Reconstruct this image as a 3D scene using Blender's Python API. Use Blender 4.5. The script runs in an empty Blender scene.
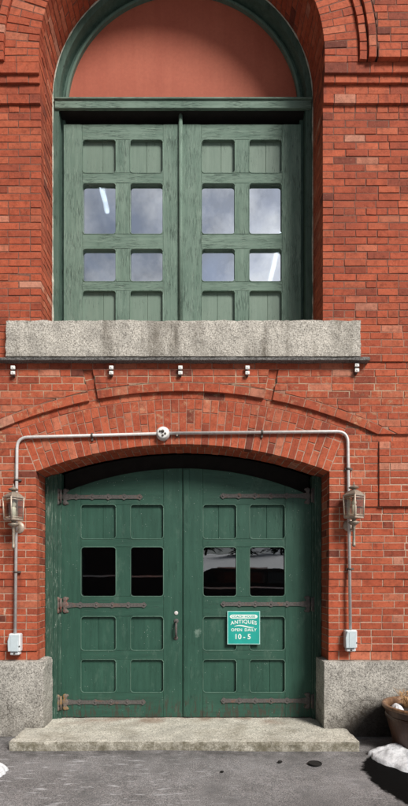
import bpy, bmesh, math, random
from mathutils import Vector, noise as mnoise
random.seed(11)
sc = bpy.context.scene
COL = sc.collection
R = math.radians
F, CZ, CX, HY, DIST = 500.0, 1.55, 194.0, 580.0, 5.0     # photo survey: focal length in px, eye height, axis, horizon row, metres to wall

def PX(px, Y=0.0): return (px - CX) / F * (DIST + Y)
def PZ(py, Y=0.0): return CZ + (HY - py) / F * (DIST + Y)

# ------------------------------------------------------------------ node helpers
def new_mat(name):
    m = bpy.data.materials.new(name); m.use_nodes = True
    nt = m.node_tree; nt.nodes.clear()
    out = nt.nodes.new('ShaderNodeOutputMaterial')
    b = nt.nodes.new('ShaderNodeBsdfPrincipled')
    nt.links.new(b.outputs[0], out.inputs[0])
    return m, nt, b

def setin(nt, sock, v):
    if isinstance(v, bpy.types.NodeSocket): nt.links.new(v, sock)
    elif isinstance(v, (tuple, list)) and len(v) == 3 and sock.type == 'RGBA': sock.default_value = (*v, 1)
    else: sock.default_value = v

def coord(nt, kind='Object'):
    return nt.nodes.new('ShaderNodeTexCoord').outputs[kind]
def wpos(nt): return nt.nodes.new('ShaderNodeNewGeometry').outputs['Position']
def scaled(nt, vec, s):
    n = nt.nodes.new('ShaderNodeVectorMath'); n.operation = 'MULTIPLY'
    nt.links.new(vec, n.inputs[0]); n.inputs[1].default_value = s if isinstance(s, (tuple, list)) else (s, s, s)
    return n.outputs[0]
def noise(nt, vec, scale, detail=4, rough=0.55, dist=0.0):
    n = nt.nodes.new('ShaderNodeTexNoise'); nt.links.new(vec, n.inputs['Vector'])
    n.inputs['Scale'].default_value = scale; n.inputs['Detail'].default_value = detail
    n.inputs['Roughness'].default_value = rough; n.inputs['Distortion'].default_value = dist
    return n.outputs['Fac']
def voro(nt, vec, scale, feat='F1'):
    n = nt.nodes.new('ShaderNodeTexVoronoi'); nt.links.new(vec, n.inputs['Vector'])
    n.feature = feat; n.inputs['Scale'].default_value = scale
    return n.outputs['Distance']
def ramp(nt, fac, stops, interp='LINEAR'):
    n = nt.nodes.new('ShaderNodeValToRGB'); nt.links.new(fac, n.inputs[0])
    cr = n.color_ramp; cr.interpolation = interp
    while len(cr.elements) < len(stops): cr.elements.new(0.5)
    for e, (p, c) in zip(cr.elements, stops):
        e.position = p; e.color = (*c, 1) if isinstance(c, (tuple, list)) else (c, c, c, 1)
    return n.outputs[0]
def mix(nt, fac, a, b, mode='MIX'):
    n = nt.nodes.new('ShaderNodeMix'); n.data_type = 'RGBA'; n.blend_type = mode
    setin(nt, n.inputs[0], fac); setin(nt, n.inputs[6], a); setin(nt, n.inputs[7], b)
    return n.outputs[2]
def mth(nt, op, a, b=None, clamp=False):
    n = nt.nodes.new('ShaderNodeMath'); n.operation = op; n.use_clamp = clamp
    setin(nt, n.inputs[0], a)
    if b is not None: setin(nt, n.inputs[1], b)
    return n.outputs[0]
def rng(nt, v, a, b, lo=0.0, hi=1.0):
    n = nt.nodes.new('ShaderNodeMapRange'); n.interpolation_type = 'SMOOTHSTEP'
    setin(nt, n.inputs[0], v)
    for i, x in enumerate((a, b, lo, hi)): n.inputs[i + 1].default_value = x
    return n.outputs[0]
def sep(nt, vec):
    n = nt.nodes.new('ShaderNodeSeparateXYZ'); nt.links.new(vec, n.inputs[0]); return n.outputs
def bump(nt, bsdf, h, strength=0.5, dist=0.01):
    n = nt.nodes.new('ShaderNodeBump'); nt.links.new(h, n.inputs['Height'])
    n.inputs['Strength'].default_value = strength; n.inputs['Distance'].default_value = dist
    nt.links.new(n.outputs[0], bsdf.inputs['Normal'])
def band(nt, v, a0, a1, soft):
    return mth(nt, 'MULTIPLY', rng(nt, v, a0 - soft, a0 + soft), rng(nt, v, a1 - soft, a1 + soft, 1, 0))

def plain(name, col, rough=0.6, metal=0.0, var=0.15, scale=20, bumps=0.0):
    m, nt, b = new_mat(name); v = coord(nt)
    n = noise(nt, v, scale, 5, 0.6)
    lo = tuple(c * (1 - var) for c in col); hi = tuple(min(1, c * (1 + var)) for c in col)
    setin(nt, b.inputs['Base Color'], ramp(nt, n, [(0.3, lo), (0.7, hi)]))
    b.inputs['Roughness'].default_value = rough; b.inputs['Metallic'].default_value = metal
    if bumps: bump(nt, b, n, bumps, 0.004)
    return m

# ------------------------------------------------------------------ materials
def brick_mat():
    m, nt, b = new_mat('brick'); p = wpos(nt)
    geo = nt.nodes.new('ShaderNodeNewGeometry'); isl = geo.outputs['Random Per Island']
    xyz = sep(nt, p)
    base = ramp(nt, isl, [(0.0, (.16, .045, .030)), (.03, (.27, .062, .034)), (.12, (.345, .074, .037)), (.5, (.405, .088, .042)),
                          (.88, (.440, .108, .053)), (.97, (.47, .150, .085)), (1.0, (.52, .24, .165))])
    h2 = mth(nt, 'FRACT', mth(nt, 'MULTIPLY', isl, 37.7))
    base = mix(nt, 1.0, base, ramp(nt, h2, [(0, .88), (1, 1.08)]), 'MULTIPLY')
    # every brick carries its own mottling: shift the pattern by the island number
    sh = nt.nodes.new('ShaderNodeVectorMath'); sh.operation = 'ADD'; nt.links.new(p, sh.inputs[0])
    cb = nt.nodes.new('ShaderNodeCombineXYZ'); nt.links.new(mth(nt, 'MULTIPLY', isl, 60.0), cb.inputs[0]); nt.links.new(cb.outputs[0], sh.inputs[1])
    n1 = noise(nt, sh.outputs[0], 22, 6, .65)
    base = mix(nt, 1.0, base, ramp(nt, n1, [(.25, .50), (.5, 1.0), (.75, 1.20)]), 'MULTIPLY')
    n2 = noise(nt, sh.outputs[0], 130, 3, .6)
    base = mix(nt, ramp(nt, n2, [(.62, 0.0), (.72, .55)]), base, (.13, .035, .022))          # pits
    n2b = noise(nt, sh.outputs[0], 75, 4, .7)
    base = mix(nt, ramp(nt, n2b, [(.60, 0.0), (.72, .40)]), base, (.60, .33, .22))           # scuffed spots
    n3 = noise(nt, p, 1.7, 5, .6)
    base = mix(nt, ramp(nt, n3, [(.50, 0.0), (.72, .45)]), base, (.16, .045, .032))           # soot
    run_ = noise(nt, scaled(nt, p, (9, 9, 1.1)), 1.0, 5, .65)
    base = mix(nt, mth(nt, 'MULTIPLY', ramp(nt, run_, [(.56, 0.0), (.70, .55)]), rng(nt, noise(nt, p, .9, 2, .5), .45, .60)), base, (.13, .040, .030))   # run-off streaks
    n2c = noise(nt, sh.outputs[0], 48, 5, .75)
    base = mix(nt, ramp(nt, n2c, [(.58, 0.0), (.66, .5)]), base, (.24, .052, .030))          # chipped faces
    # salt and old whitewash left on the wall over the arch and beside the pipe
    n4 = noise(nt, p, 14, 5, .7); n5 = noise(nt, p, 55, 4, .6)
    zone = mth(nt, 'MULTIPLY', band(nt, xyz[2], 3.12, 3.60, .08), 0.55)
    zone2 = mth(nt, 'MULTIPLY', band(nt, xyz[2], 2.62, 3.3, .15), band(nt, xyz[0], 1.56, 1.74, .05))
    zone3 = mth(nt, 'MULTIPLY', band(nt, xyz[2], 2.60, 3.2, .15), rng(nt, xyz[0], -1.8, -1.9))
    zz = mth(nt, 'MAXIMUM', mth(nt, 'MAXIMUM', zone, zone2), zone3)
    fac = mth(nt, 'MULTIPLY', mth(nt, 'MULTIPLY', zz, ramp(nt, n4, [(.54, 0), (.68, 1)])), ramp(nt, n5, [(.4, 0.1), (.6, .9)]))
    base = mix(nt, fac, base, (.52, .42, .26))
    # old dark run below the ends of the sill
    setin(nt, b.inputs['Base Color'], base)
    b.inputs['Roughness'].default_value = .86; b.inputs['Specular IOR Level'].default_value = .25
    bump(nt, b, mth(nt, 'ADD', n2, mth(nt, 'MULTIPLY', n1, .8)), .55, .006)
    return m

def mortar_mat():
    m, nt, b = new_mat('mortar'); p = wpos(nt); xyz = sep(nt, p)
    n = noise(nt, p, 60, 5, .65); n2 = noise(nt, p, 3.0, 4, .6)
    lowc = ramp(nt, n, [(.3, (.35, .215, .155)), (.7, (.55, .40, .305))])
    upc = ramp(nt, n, [(.3, (.105, .038, .026)), (.7, (.24, .105, .070))])
    midc = ramp(nt, n, [(.3, (.25, .105, .070)), (.7, (.42, .23, .16))])
    c = mix(nt, rng(nt, xyz[2], 2.55, 3.25), lowc, midc); c = mix(nt, rng(nt, xyz[2], 3.7, 4.6), c, upc)
    c = mix(nt, ramp(nt, n2, [(.48, 0), (.72, .6)]), c, (.20, .10, .075))
    st = mth(nt, 'MULTIPLY', band(nt, xyz[2], 3.38, 3.60, .03), ramp(nt, noise(nt, p, 6, 4, .6), [(.42, 0), (.58, 1)]))
    c = mix(nt, mth(nt, 'MULTIPLY', st, .5), c, (.56, .46, .32))
    setin(nt, b.inputs['Base Color'], c); b.inputs['Roughness'].default_value = .95
    bump(nt, b, n, .6, .004)
    return m

def granite_mat(name, lo, hi, dark=.35, stain=None):
    m, nt, b = new_mat(name); p = wpos(nt); xyz = sep(nt, p)
    n = noise(nt, p, 75, 5, .8); n2 = noise(nt, p, 5, 5, .6)
    c = ramp(nt, n, [(.38, tuple(x * dark for x in lo)), (.47, lo), (.60, hi)])
    c = mix(nt, ramp(nt, noise(nt, p, 85, 4, .7), [(.56, 0), (.64, .75)]), c, tuple(x * .22 for x in lo))
    c = mix(nt, ramp(nt, noise(nt, p, 38, 2, .5), [(.60, 0), (.68, .6)]), c, tuple(x * .35 for x in lo))
    c = mix(nt, 1.0, c, ramp(nt, n2, [(.3, .72), (.65, 1.08)]), 'MULTIPLY')
    if stain: c = stain(nt, p, xyz, c)
    setin(nt, b.inputs['Base Color'], c); b.inputs['Roughness'].default_value = .85
    bump(nt, b, mth(nt, 'ADD', n, mth(nt, 'MULTIPLY', noise(nt, p, 25, 5, .7), 1.5)), .8, .010)
    return m

def sill_stain(nt, p, xyz, c):
    s = scaled(nt, p, (2.6, 1, .5)); n = noise(nt, s, 1.6, 4, .6)
    return mix(nt, ramp(nt, n, [(.50, 0), (.66, .75)]), c, (.115, .098, .074))
def plinth_stain_shade(nt, p, xyz, c):
    n = noise(nt, p, 4, 5, .65)
    low = mth(nt, 'MULTIPLY', rng(nt, xyz[2], .48, .06), ramp(nt, n, [(.32, .2), (.6, 1)]))
    c = mix(nt, mth(nt, 'MULTIPLY', low, .55), c, (.075, .062, .045))
    # dirt and the planter's painted-in shadow on the granite, with a ragged edge
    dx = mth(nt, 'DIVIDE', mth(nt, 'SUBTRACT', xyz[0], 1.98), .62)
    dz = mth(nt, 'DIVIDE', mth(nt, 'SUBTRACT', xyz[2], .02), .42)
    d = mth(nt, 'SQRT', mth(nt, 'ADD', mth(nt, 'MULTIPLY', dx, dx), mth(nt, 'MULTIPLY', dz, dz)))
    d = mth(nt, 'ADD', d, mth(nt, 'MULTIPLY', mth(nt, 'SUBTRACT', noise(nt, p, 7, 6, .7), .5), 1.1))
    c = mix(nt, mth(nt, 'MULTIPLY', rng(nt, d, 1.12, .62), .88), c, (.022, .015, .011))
    # hairline cracks
    cr = voro(nt, mixvec(nt, p), 2.3, 'DISTANCE_TO_EDGE')
    return mix(nt, mth(nt, 'MULTIPLY', rng(nt, cr, .012, .003), ramp(nt, noise(nt, p, 2.0, 2), [(.5, 0), (.6, .8)])), c, (.05, .04, .03))
def mixvec(nt, p):
    n = nt.nodes.new('ShaderNodeTexNoise'); nt.links.new(p, n.inputs['Vector']); n.inputs['Scale'].default_value = 5
    a = nt.nodes.new('ShaderNodeVectorMath'); a.operation = 'MULTIPLY_ADD'
    nt.links.new(n.outputs['Color'], a.inputs[0]); a.inputs[1].default_value = (.25, .25, .25); nt.links.new(p, a.inputs[2])
    return a.outputs[0]
def step_stain(nt, p, xyz, c):
    n = noise(nt, p, 3.5, 5, .65)
    c = mix(nt, ramp(nt, n, [(.5, 0), (.68, .45)]), c, (.20, .165, .11))
    fr = mth(nt, 'MULTIPLY', rng(nt, xyz[1], -.440, -.448), ramp(nt, noise(nt, p, 9, 5, .7), [(.35, .25), (.6, .9)])); c = mix(nt, fr, c, (.13, .115, .075))
    return mix(nt, mth(nt, 'MULTIPLY', ramp(nt, noise(nt, p, 2.0, 4), [(.5, 0), (.6, .5)]), rng(nt, xyz[1], .0, .3)), c, (.25, .12, .07))

def wood_mat(name, axis, base, light, dark, wear, fleck=0.0, sp=1.0, chip=None, darkamt=.8, low=0):
    """painted planks, grain along AXIS (0 x, 2 z)"""
    m, nt, b = new_mat(name); p = wpos(nt)
    s = [150, 150, 150]; s[axis] = 11
    g = noise(nt, scaled(nt, p, tuple(s)), 1.0, 5, .65, .4)
    s2 = [26, 26, 26]; s2[axis] = 2.2
    g2 = noise(nt, scaled(nt, p, tuple(s2)), 1.0, 4, .6)
    big = noise(nt, p, 2.2, 4, .6)
    c = ramp(nt, mth(nt, 'ADD', mth(nt, 'MULTIPLY', g2, .6), mth(nt, 'MULTIPLY', big, .4)), [(.35, base), (.66, light)])
    th = .68 - .11 * wear
    patch = ramp(nt, noise(nt, p, 5, 4, .6), [(.38, 0.0), (.62, 1.0)])
    cracks = mth(nt, 'MULTIPLY', ramp(nt, g, [(th - .06, 0), (th + .02, 1)]), patch)
    c = mix(nt, mth(nt, 'MULTIPLY', cracks, darkamt), c, dark)
    if chip: c = mix(nt, mth(nt, 'MULTIPLY', ramp(nt, noise(nt, scaled(nt, p, tuple(x * .6 for x in s)), 1.3, 5, .7), [(.56, 0), (.63, .7)]), patch), c, chip)
    if low:      # scuffed and peeling along the foot
        zz = sep(nt, p)[2]; ch = noise(nt, scaled(nt, p, (40, 40, 9)), 1.0, 5, .7)
        c = mix(nt, mth(nt, 'MULTIPLY', rng(nt, mth(nt, 'ADD', zz, mth(nt, 'MULTIPLY', noise(nt, p, 6, 3), -.25)), low - .12, low - .28), ramp(nt, ch, [(.50, 0), (.58, .85)])), c, (.050, .045, .034))
        sc_ = noise(nt, scaled(nt, p, (7, 7, 3)), 1.0, 6, .75)
        c = mix(nt, ramp(nt, sc_, [(.56, 0), (.72, .5)]), c, (.085, .15, .115))
    if low:
        dv = nt.nodes.new('ShaderNodeVectorMath'); dv.operation = 'DISTANCE'; nt.links.new(p, dv.inputs[0]); dv.inputs[1].default_value = (PX(197, .34), .34, PZ(632, .34))
        dd = mth(nt, 'ADD', dv.outputs['Value'], mth(nt, 'MULTIPLY', mth(nt, 'SUBTRACT', noise(nt, p, 22, 5, .7), .5), .12))
        c = mix(nt, mth(nt, 'MULTIPLY', rng(nt, dd, .050, .018), .6), c, (.20, .28, .235))     # paint knocked off by the latch
    if fleck:
        v = voro(nt, p, 42); dots = rng(nt, v, .15, .09)
        keep = ramp(nt, noise(nt, p, 9, 3, .6), [(.56, 0), (.62, 1)])
        c = mix(nt, mth(nt, 'MULTIPLY', mth(nt, 'MULTIPLY', dots, keep), fleck), c, (.55, .60, .56))
    setin(nt, b.inputs['Base Color'], c); b.inputs['Roughness'].default_value = .55 if not wear > .6 else .75
    b.inputs['Specular IOR Level'].default_value = .35
    bump(nt, b, mth(nt, 'SUBTRACT', mth(nt, 'MULTIPLY', g2, .5), cracks), .5, .004)
    return m

def glass_mat(name, refl, tint):
    m = bpy.data.materials.new(name); m.use_nodes = True; nt = m.node_tree; nt.nodes.clear()
    out = nt.nodes.new('ShaderNodeOutputMaterial'); mx = nt.nodes.new('ShaderNodeMixShader')
    tr = nt.nodes.new('ShaderNodeBsdfTransparent'); tr.inputs[0].default_value = (*tint, 1)
    gl = nt.nodes.new('ShaderNodeBsdfGlossy'); gl.inputs['Roughness'].default_value = .01
    gl.inputs['Color'].default_value = (.93, .96, 1, 1)
    p = wpos(nt); n = noise(nt, p, 2.5, 2, .5)
    bp = nt.nodes.new('ShaderNodeBump'); nt.links.new(n, bp.inputs['Height']); bp.inputs['Strength'].default_value = .012; bp.inputs['Distance'].default_value = .05
    nt.links.new(bp.outputs[0], gl.inputs['Normal'])
    mx.inputs[0].default_value = refl
    nt.links.new(tr.outputs[0], mx.inputs[1]); nt.links.new(gl.outputs[0], mx.inputs[2]); nt.links.new(mx.outputs[0], out.inputs[0])
    return m

def asphalt_mat():
    m, nt, b = new_mat('asphalt'); p = wpos(nt); xyz = sep(nt, p)
    n = noise(nt, p, 120, 4, .8); n2 = noise(nt, p, 3.0, 6, .65); n3 = noise(nt, p, 28, 5, .7)
    c = ramp(nt, n, [(.34, (.050, .050, .051)), (.5, (.195, .195, .198)), (.64, (.44, .40, .405))])
    c = mix(nt, 1.0, c, ramp(nt, n2, [(.3, .62), (.7, 1.35)]), 'MULTIPLY')
    # salt bloom and ice smears, streaked across the slope
    sv = scaled(nt, p, (2.4, 9, 1)); sm = noise(nt, sv, 2.3, 5, .65)
    c = mix(nt, mth(nt, 'MULTIPLY', ramp(nt, sm, [(.57, 0), (.66, 1)]), rng(nt, xyz[0], .8, -.7, .35, 1)), c, (.46, .46, .48))
    c = mix(nt, ramp(nt, mth(nt, 'MULTIPLY', n2, n3), [(.26, 0), (.42, .6)]), c, (.30, .30, .32))
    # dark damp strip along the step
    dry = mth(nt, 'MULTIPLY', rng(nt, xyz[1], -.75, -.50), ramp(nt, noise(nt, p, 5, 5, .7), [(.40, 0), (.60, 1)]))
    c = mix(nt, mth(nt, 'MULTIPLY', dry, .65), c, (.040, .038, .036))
    damp = ramp(nt, noise(nt, p, 1.5, 5, .65), [(.50, 0), (.60, .55)]); c = mix(nt, damp, c, (.060, .059, .058))
    # meltwater under the planter: ragged black wet patch
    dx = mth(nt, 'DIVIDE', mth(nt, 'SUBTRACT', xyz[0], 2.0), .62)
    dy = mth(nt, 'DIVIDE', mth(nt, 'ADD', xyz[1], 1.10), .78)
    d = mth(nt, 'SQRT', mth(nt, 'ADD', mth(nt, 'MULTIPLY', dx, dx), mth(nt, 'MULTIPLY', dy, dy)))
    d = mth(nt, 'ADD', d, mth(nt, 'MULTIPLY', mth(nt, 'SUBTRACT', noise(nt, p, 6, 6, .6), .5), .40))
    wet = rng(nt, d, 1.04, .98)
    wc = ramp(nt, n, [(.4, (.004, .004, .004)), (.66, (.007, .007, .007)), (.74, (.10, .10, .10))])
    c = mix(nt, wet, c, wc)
    setin(nt, b.inputs['Base Color'], c)
    setin(nt, b.inputs['Roughness'], mix(nt, wet, (.8, .8, .8), (.7, .7, .7)))
    setin(nt, b.inputs['Specular IOR Level'], mix(nt, wet, (.4, .4, .4), (.02, .02, .02)))
    bump(nt, b, mth(nt, 'ADD', n, n3), .6, .006)
    return m

M = {}
M['brick'] = brick_mat(); M['mortar'] = mortar_mat()
M['sill'] = granite_mat('sill_granite', (.50, .465, .41), (.72, .69, .63), stain=sill_stain)
M['plinth'] = granite_mat('plinth_granite', (.40, .38, .345), (.62, .595, .545), stain=plinth_stain_shade)
M['step'] = granite_mat('step_granite', (.60, .57, .49), (.78, .75, .67), dark=.5, stain=step_stain)
M['slate'] = granite_mat('ledge_slate', (.13, .125, .12), (.27, .265, .255))
UB, UL, UD = (.098, .160, .125), (.175, .250, .203), (.010, .022, .018)
M['upv'] = wood_mat('weathered_green_upright', 2, UB, UL, UD, 1.0, .0, chip=(.30, .38, .32), darkamt=.62)
M['uph'] = wood_mat('weathered_green_crosswise', 0, UB, UL, UD, 1.0, .0, chip=(.30, .38, .32), darkamt=.62)
M['upp'] = wood_mat('faded_green_board', 2, (.130, .192, .152), (.172, .238, .192), UD, .3)
LB, LL, LD = (.018, .062, .043), (.031, .094, .066), (.010, .028, .020)
M['lov'] = wood_mat('dark_green_upright', 2, LB, LL, LD, .35, .55, low=.34)
M['loh'] = wood_mat('dark_green_crosswise', 0, LB, LL, LD, .35, .55, low=.34)
M['edge_low'] = wood_mat('worn_dark_green_edge', 2, (.050, .115, .085), (.100, .180, .140), LD, .6)
M['edge_up'] = wood_mat('worn_pale_green_edge', 2, UB, UL, UD, .9)
M['frame_low'] = wood_mat('dark_green_jamb', 2, (.022, .062, .044), (.038, .095, .068), LD, .6, 1.0, chip=(.26, .33, .28))
M['frame_up'] = wood_mat('green_frame', 2, (.050, .098, .076), (.090, .150, .120), UD, .8)
M['transom'] = wood_mat('green_transom', 0, UB, UL, UD, 1.0, chip=(.33, .41, .34))
M['trim_up'] = wood_mat('green_bead', 2, (.09, .15, .12), (.13, .20, .16), UD, .5)
def lunette_mat():
    m, nt, b = new_mat('salmon_board'); p = wpos(nt)
    n = noise(nt, p, 1.6, 4, .6); n2 = noise(nt, p, 40, 4, .6); st = noise(nt, scaled(nt, p, (14, 14, .8)), 1, 4, .6)
    c = ramp(nt, mth(nt, 'ADD', mth(nt, 'MULTIPLY', n, .6), mth(nt, 'MULTIPLY', st, .4)), [(.35, (.335, .080, .045)), (.65, (.390, .105, .060))])
    c = mix(nt, 1.0, c, ramp(nt, n2, [(.3, .92), (.7, 1.05)]), 'MULTIPLY')
    setin(nt, b.inputs['Base Color'], c); b.inputs['Roughness'].default_value = .8; bump(nt, b, n2, .2, .002)
    return m
M['lunette'] = lunette_mat()
M['glass_up'] = glass_mat('sky_bright_glass', .84, (.45, .50, .55))
M['glass_low'] = glass_mat('dark_shop_glass', .20, (.35, .38, .38))
def iron_mat(name, lo, hi, rust, ramt):
    m, nt, b = new_mat(name); v = coord(nt); p = wpos(nt)
    n = noise(nt, p, 60, 5, .65); n2 = noise(nt, p, 16, 4, .6)
    c = ramp(nt, n, [(.3, lo), (.7, hi)])
    c = mix(nt, ramp(nt, n2, [(.62 - ramt, 0), (.74 - ramt, .8)]), c, rust)
    setin(nt, b.inputs['Base Color'], c); b.inputs['Roughness'].default_value = .7; b.inputs['Metallic'].default_value = .15
    bump(nt, b, n, .4, .003); return m
M['iron'] = iron_mat('hinge_iron', (.060, .057, .055), (.130, .120, .112), (.16, .085, .06), .04)
M['iron_rust'] = iron_mat('rusty_iron', (.10, .075, .065), (.17, .13, .115), (.24, .055, .035), .10)
M['iron_yellow'] = iron_mat('ochre_rust_iron', (.13, .10, .08), (.18, .15, .13), (.30, .17, .05), .12)
M['pipe'] = plain('galvanised_pipe', (.62, .60, .59), .5, .2, .15, 30)
M['pipe_dark'] = plain('pipe_clip', (.10, .085, .075), .6, .3)
M['boxgrey'] = plain('grey_outlet_plastic', (.62, .645, .67), .45, 0, .05)
M['boxblue'] = plain('pale_blue_cover', (.52, .60, .64), .4, 0, .05)
M['white'] = plain('white_porcelain', (.78, .78, .76), .4, 0, .05)
M['brass'] = plain('tarnished_brass', (.30, .255, .205), .55, .35, .35, 60, .3)
M['brass_lt'] = plain('weathered_brass_edge', (.48, .40, .33), .5, .3, .25, 50)
def lampglass():
    m = glass_mat('lantern_glass', .10, (.94, .94, .90)); return m
M['lampglass'] = lampglass()
M['sleeve'] = plain('candle_sleeve_white', (.78, .76, .70), .5, 0, .05)
M['teal'] = plain('teal_sign_paint', (.012, .34, .29), .45, 0, .10, 9)
M['signwhite'] = plain('sign_white', (.74, .82, .78), .5, 0, .06)
M['pot'] = None
def pot_mat(name, lo, hi, dk):
    m, nt, b = new_mat(name); v = coord(nt); s = scaled(nt, v, (20, 20, 2.2))
    n = noise(nt, s, 1, 5, .65); n2 = noise(nt, v, 60, 4, .65)
    c = ramp(nt, n, [(.3, dk), (.5, lo), (.72, hi)])
    c = mix(nt, ramp(nt, n2, [(.62, 0), (.75, .6)]), c, (.30, .20, .13))
    setin(nt, b.inputs['Base Color'], c); b.inputs['Roughness'].default_value = .38; bump(nt, b, n, .3, .004); return m
M['pot'] = pot_mat('brown_tub', (.070, .030, .017), (.125, .058, .032), (.028, .012, .008))
M['potrim'] = pot_mat('tan_rim', (.20, .105, .055), (.36, .24, .14), (.09, .04, .02))
M['soil'] = plain('potting_soil', (.022, .016, .012), .95, 0, .6, 60, .8)
M['straw'] = plain('dead_straw', (.42, .25, .12), .8, 0, .3, 30)
def snow_mat():
    m, nt, b = new_mat('snow'); v = wpos(nt); n = noise(nt, v, 30, 5, .7)
    c = ramp(nt, n, [(.3, (.56, .58, .62)), (.6, (.72, .73, .76))])
    c = mix(nt, ramp(nt, noise(nt, v, 70, 4, .7), [(.58, 0), (.68, .6)]), c, (.22, .20, .185))
    setin(nt, b.inputs['Base Color'], c); b.inputs['Roughness'].default_value = .75
    b.inputs['Subsurface Weight'].default_value = .0
    bump(nt, b, n, .5, .02); return m
M['snow'] = snow_mat()
M['asphalt'] = asphalt_mat()
M['cap'] = plain('dark_iron_cover', (.008, .007, .006), .95, 0, .3, 40)
M['dark_room'] = plain('dark_interior', (.035, .032, .030), .9)
M['shade_black'] = plain('shade_black_board', (.010, .009, .008), .9, 0, .3, 12)  # near-black colour standing in for deep shade above both pairs of doors
M['ceil'] = plain('attic_ceiling', (.16, .165, .17), .9)
def emis(name, col, st):
    m = bpy.data.materials.new(name); m.use_nodes = True; nt = m.node_tree; nt.nodes.clear()
    o = nt.nodes.new('ShaderNodeOutputMaterial'); e = nt.nodes.new('ShaderNodeEmission')
    e.inputs[0].default_value = (*col, 1); e.inputs[1].default_value = st; nt.links.new(e.outputs[0], o.inputs[0]); return m
M['tube'] = emis('lit_tube', (1, .97, .90), 40.0)
M['roof'] = plain('roof_gravel', (.10, .10, .10), .9)
M['render'] = plain('plain_brick_side', (.36, .11, .065), .9, 0, .3, 15)

# ------------------------------------------------------------------ object helpers
def link(name, bm, mats, parent=None, smooth=False, recalc=True):
    if recalc: bmesh.ops.recalc_face_normals(bm, faces=bm.faces)
    me = bpy.data.meshes.new(name); bm.to_mesh(me); bm.free()
    for m in (mats if isinstance(mats, (list, tuple)) else [mats]): me.materials.append(m)
    if smooth:
        for p in me.polygons: p.use_smooth = True
    o = bpy.data.objects.new(name, me); COL.objects.link(o)
    if parent: o.parent = parent
    return o
def tag(o, label=None, cat=None, group=None, kind=None):
    for k, v in (('label', label), ('category', cat), ('group', group), ('kind', kind)):
        if v: o[k] = v
    return o
def empty(name, loc, label, cat, group=None):
    o = bpy.data.objects.new(name, None); COL.objects.link(o); o.location = loc
    o.empty_display_size = .1
    return tag(o, label, cat, group)
def box(bm, x0, x1, y0, y1, z0, z1, bev=0.0, mi=0):
    vs = [bm.verts.new((x, y, z)) for x in (x0, x1) for y in (y0, y1) for z in (z0, z1)]
    fs = [bm.faces.new([vs[i] for i in q]) for q in ((0, 1, 3, 2), (4, 6, 7, 5), (0, 4, 5, 1), (2, 3, 7, 6), (0, 2, 6, 4), (1, 5, 7, 3))]
    for f in fs: f.material_index = mi
    if bev:
        es = list({e for f in fs for e in f.edges})
        r = bmesh.ops.bevel(bm, geom=es, offset=bev, segments=1, affect='EDGES', clamp_overlap=True)
        for f in r['faces']: f.material_index = mi
    return fs
def prism(bm, pts, y0, y1, bev=0.0, mi=0):
    """outline in x,z pushed from y0 (front) to y1"""
    a = [bm.verts.new((x, y0, z)) for x, z in pts]; b = [bm.verts.new((x, y1, z)) for x, z in pts]
    n = len(pts); fs = [bm.faces.new(a), bm.faces.new(b[::-1])]
    for i in range(n): fs.append(bm.faces.new((a[i], b[i], b[(i + 1) % n], a[(i + 1) % n])))
    for f in fs: f.material_index = mi
    if bev:
        es = list(fs[0].edges)
        r = bmesh.ops.bevel(bm, geom=es, offset=bev, segments=1, affect='EDGES', clamp_overlap=True)
        for f in r['faces']: f.material_index = mi
def strip(bm, outer, inner, y0, y1, mi=0):
    """closed band between two paired outlines in x,z"""
    n = len(outer)
    V = [[bm.verts.new((p[0], y, p[1])) for p in ps] for ps in (outer, inner) for y in (y0, y1)]
    of, ob, inf, inb = V
    for i in range(n - 1):
        for q in ((of[i], of[i + 1], inf[i + 1], inf[i]), (ob[i], inb[i], inb[i + 1], ob[i + 1]),
                  (of[i], ob[i], ob[i + 1], of[i + 1]), (inf[i], inf[i + 1], inb[i + 1], inb[i])):
            bm.faces.new(q).material_index = mi
    for i in (0, n - 1): bm.faces.new((of[i], inf[i], inb[i], ob[i])).material_index = mi
def lathe(bm, prof, seg=20, c=(0, 0, 0), mi=0):
    rows = []
    for r, z in prof:
        if r < 1e-5: rows.append([bm.verts.new((c[0], c[1], c[2] + z))])
        else: rows.append([bm.verts.new((c[0] + r * math.cos(2 * math.pi * k / seg), c[1] + r * math.sin(2 * math.pi * k / seg), c[2] + z)) for k in range(seg)])
    for a, b in zip(rows, rows[1:]):
        for k in range(seg):
            k2 = (k + 1) % seg
            if len(a) == 1 and len(b) == 1: continue
            if len(a) == 1: f = bm.faces.new((a[0], b[k2], b[k]))
            elif len(b) == 1: f = bm.faces.new((a[k], a[k2], b[0]))
            else: f = bm.faces.new((a[k], a[k2], b[k2], b[k]))
            f.material_index = mi
def disc_y(bm, x, z, y, r, d, seg=16, dome=0.0, mi=0):
    """disc on a wall facing -y: front at y-d"""
    prof = [(r, 0), (r, d * .6), (r * .82, d)]
    if dome: prof += [(r * .5, d + dome * .7), (0, d + dome)]
    else: prof += [(0, d)]
    rows = []
    for rr, h in prof:
        if rr < 1e-6: rows.append([bm.verts.new((x, y - h, z))])
        else: rows.append([bm.verts.new((x + rr * math.cos(2 * math.pi * k / seg), y - h, z + rr * math.sin(2 * math.pi * k / seg))) for k in range(seg)])
    for a, b in zip(rows, rows[1:]):
        for k in range(seg):
            k2 = (k + 1) % seg
            f = bm.faces.new((a[k], a[k2], b[0])) if len(b) == 1 else bm.faces.new((a[k], a[k2], b[k2], b[k]))
            f.material_index = mi; f.smooth = True
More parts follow.
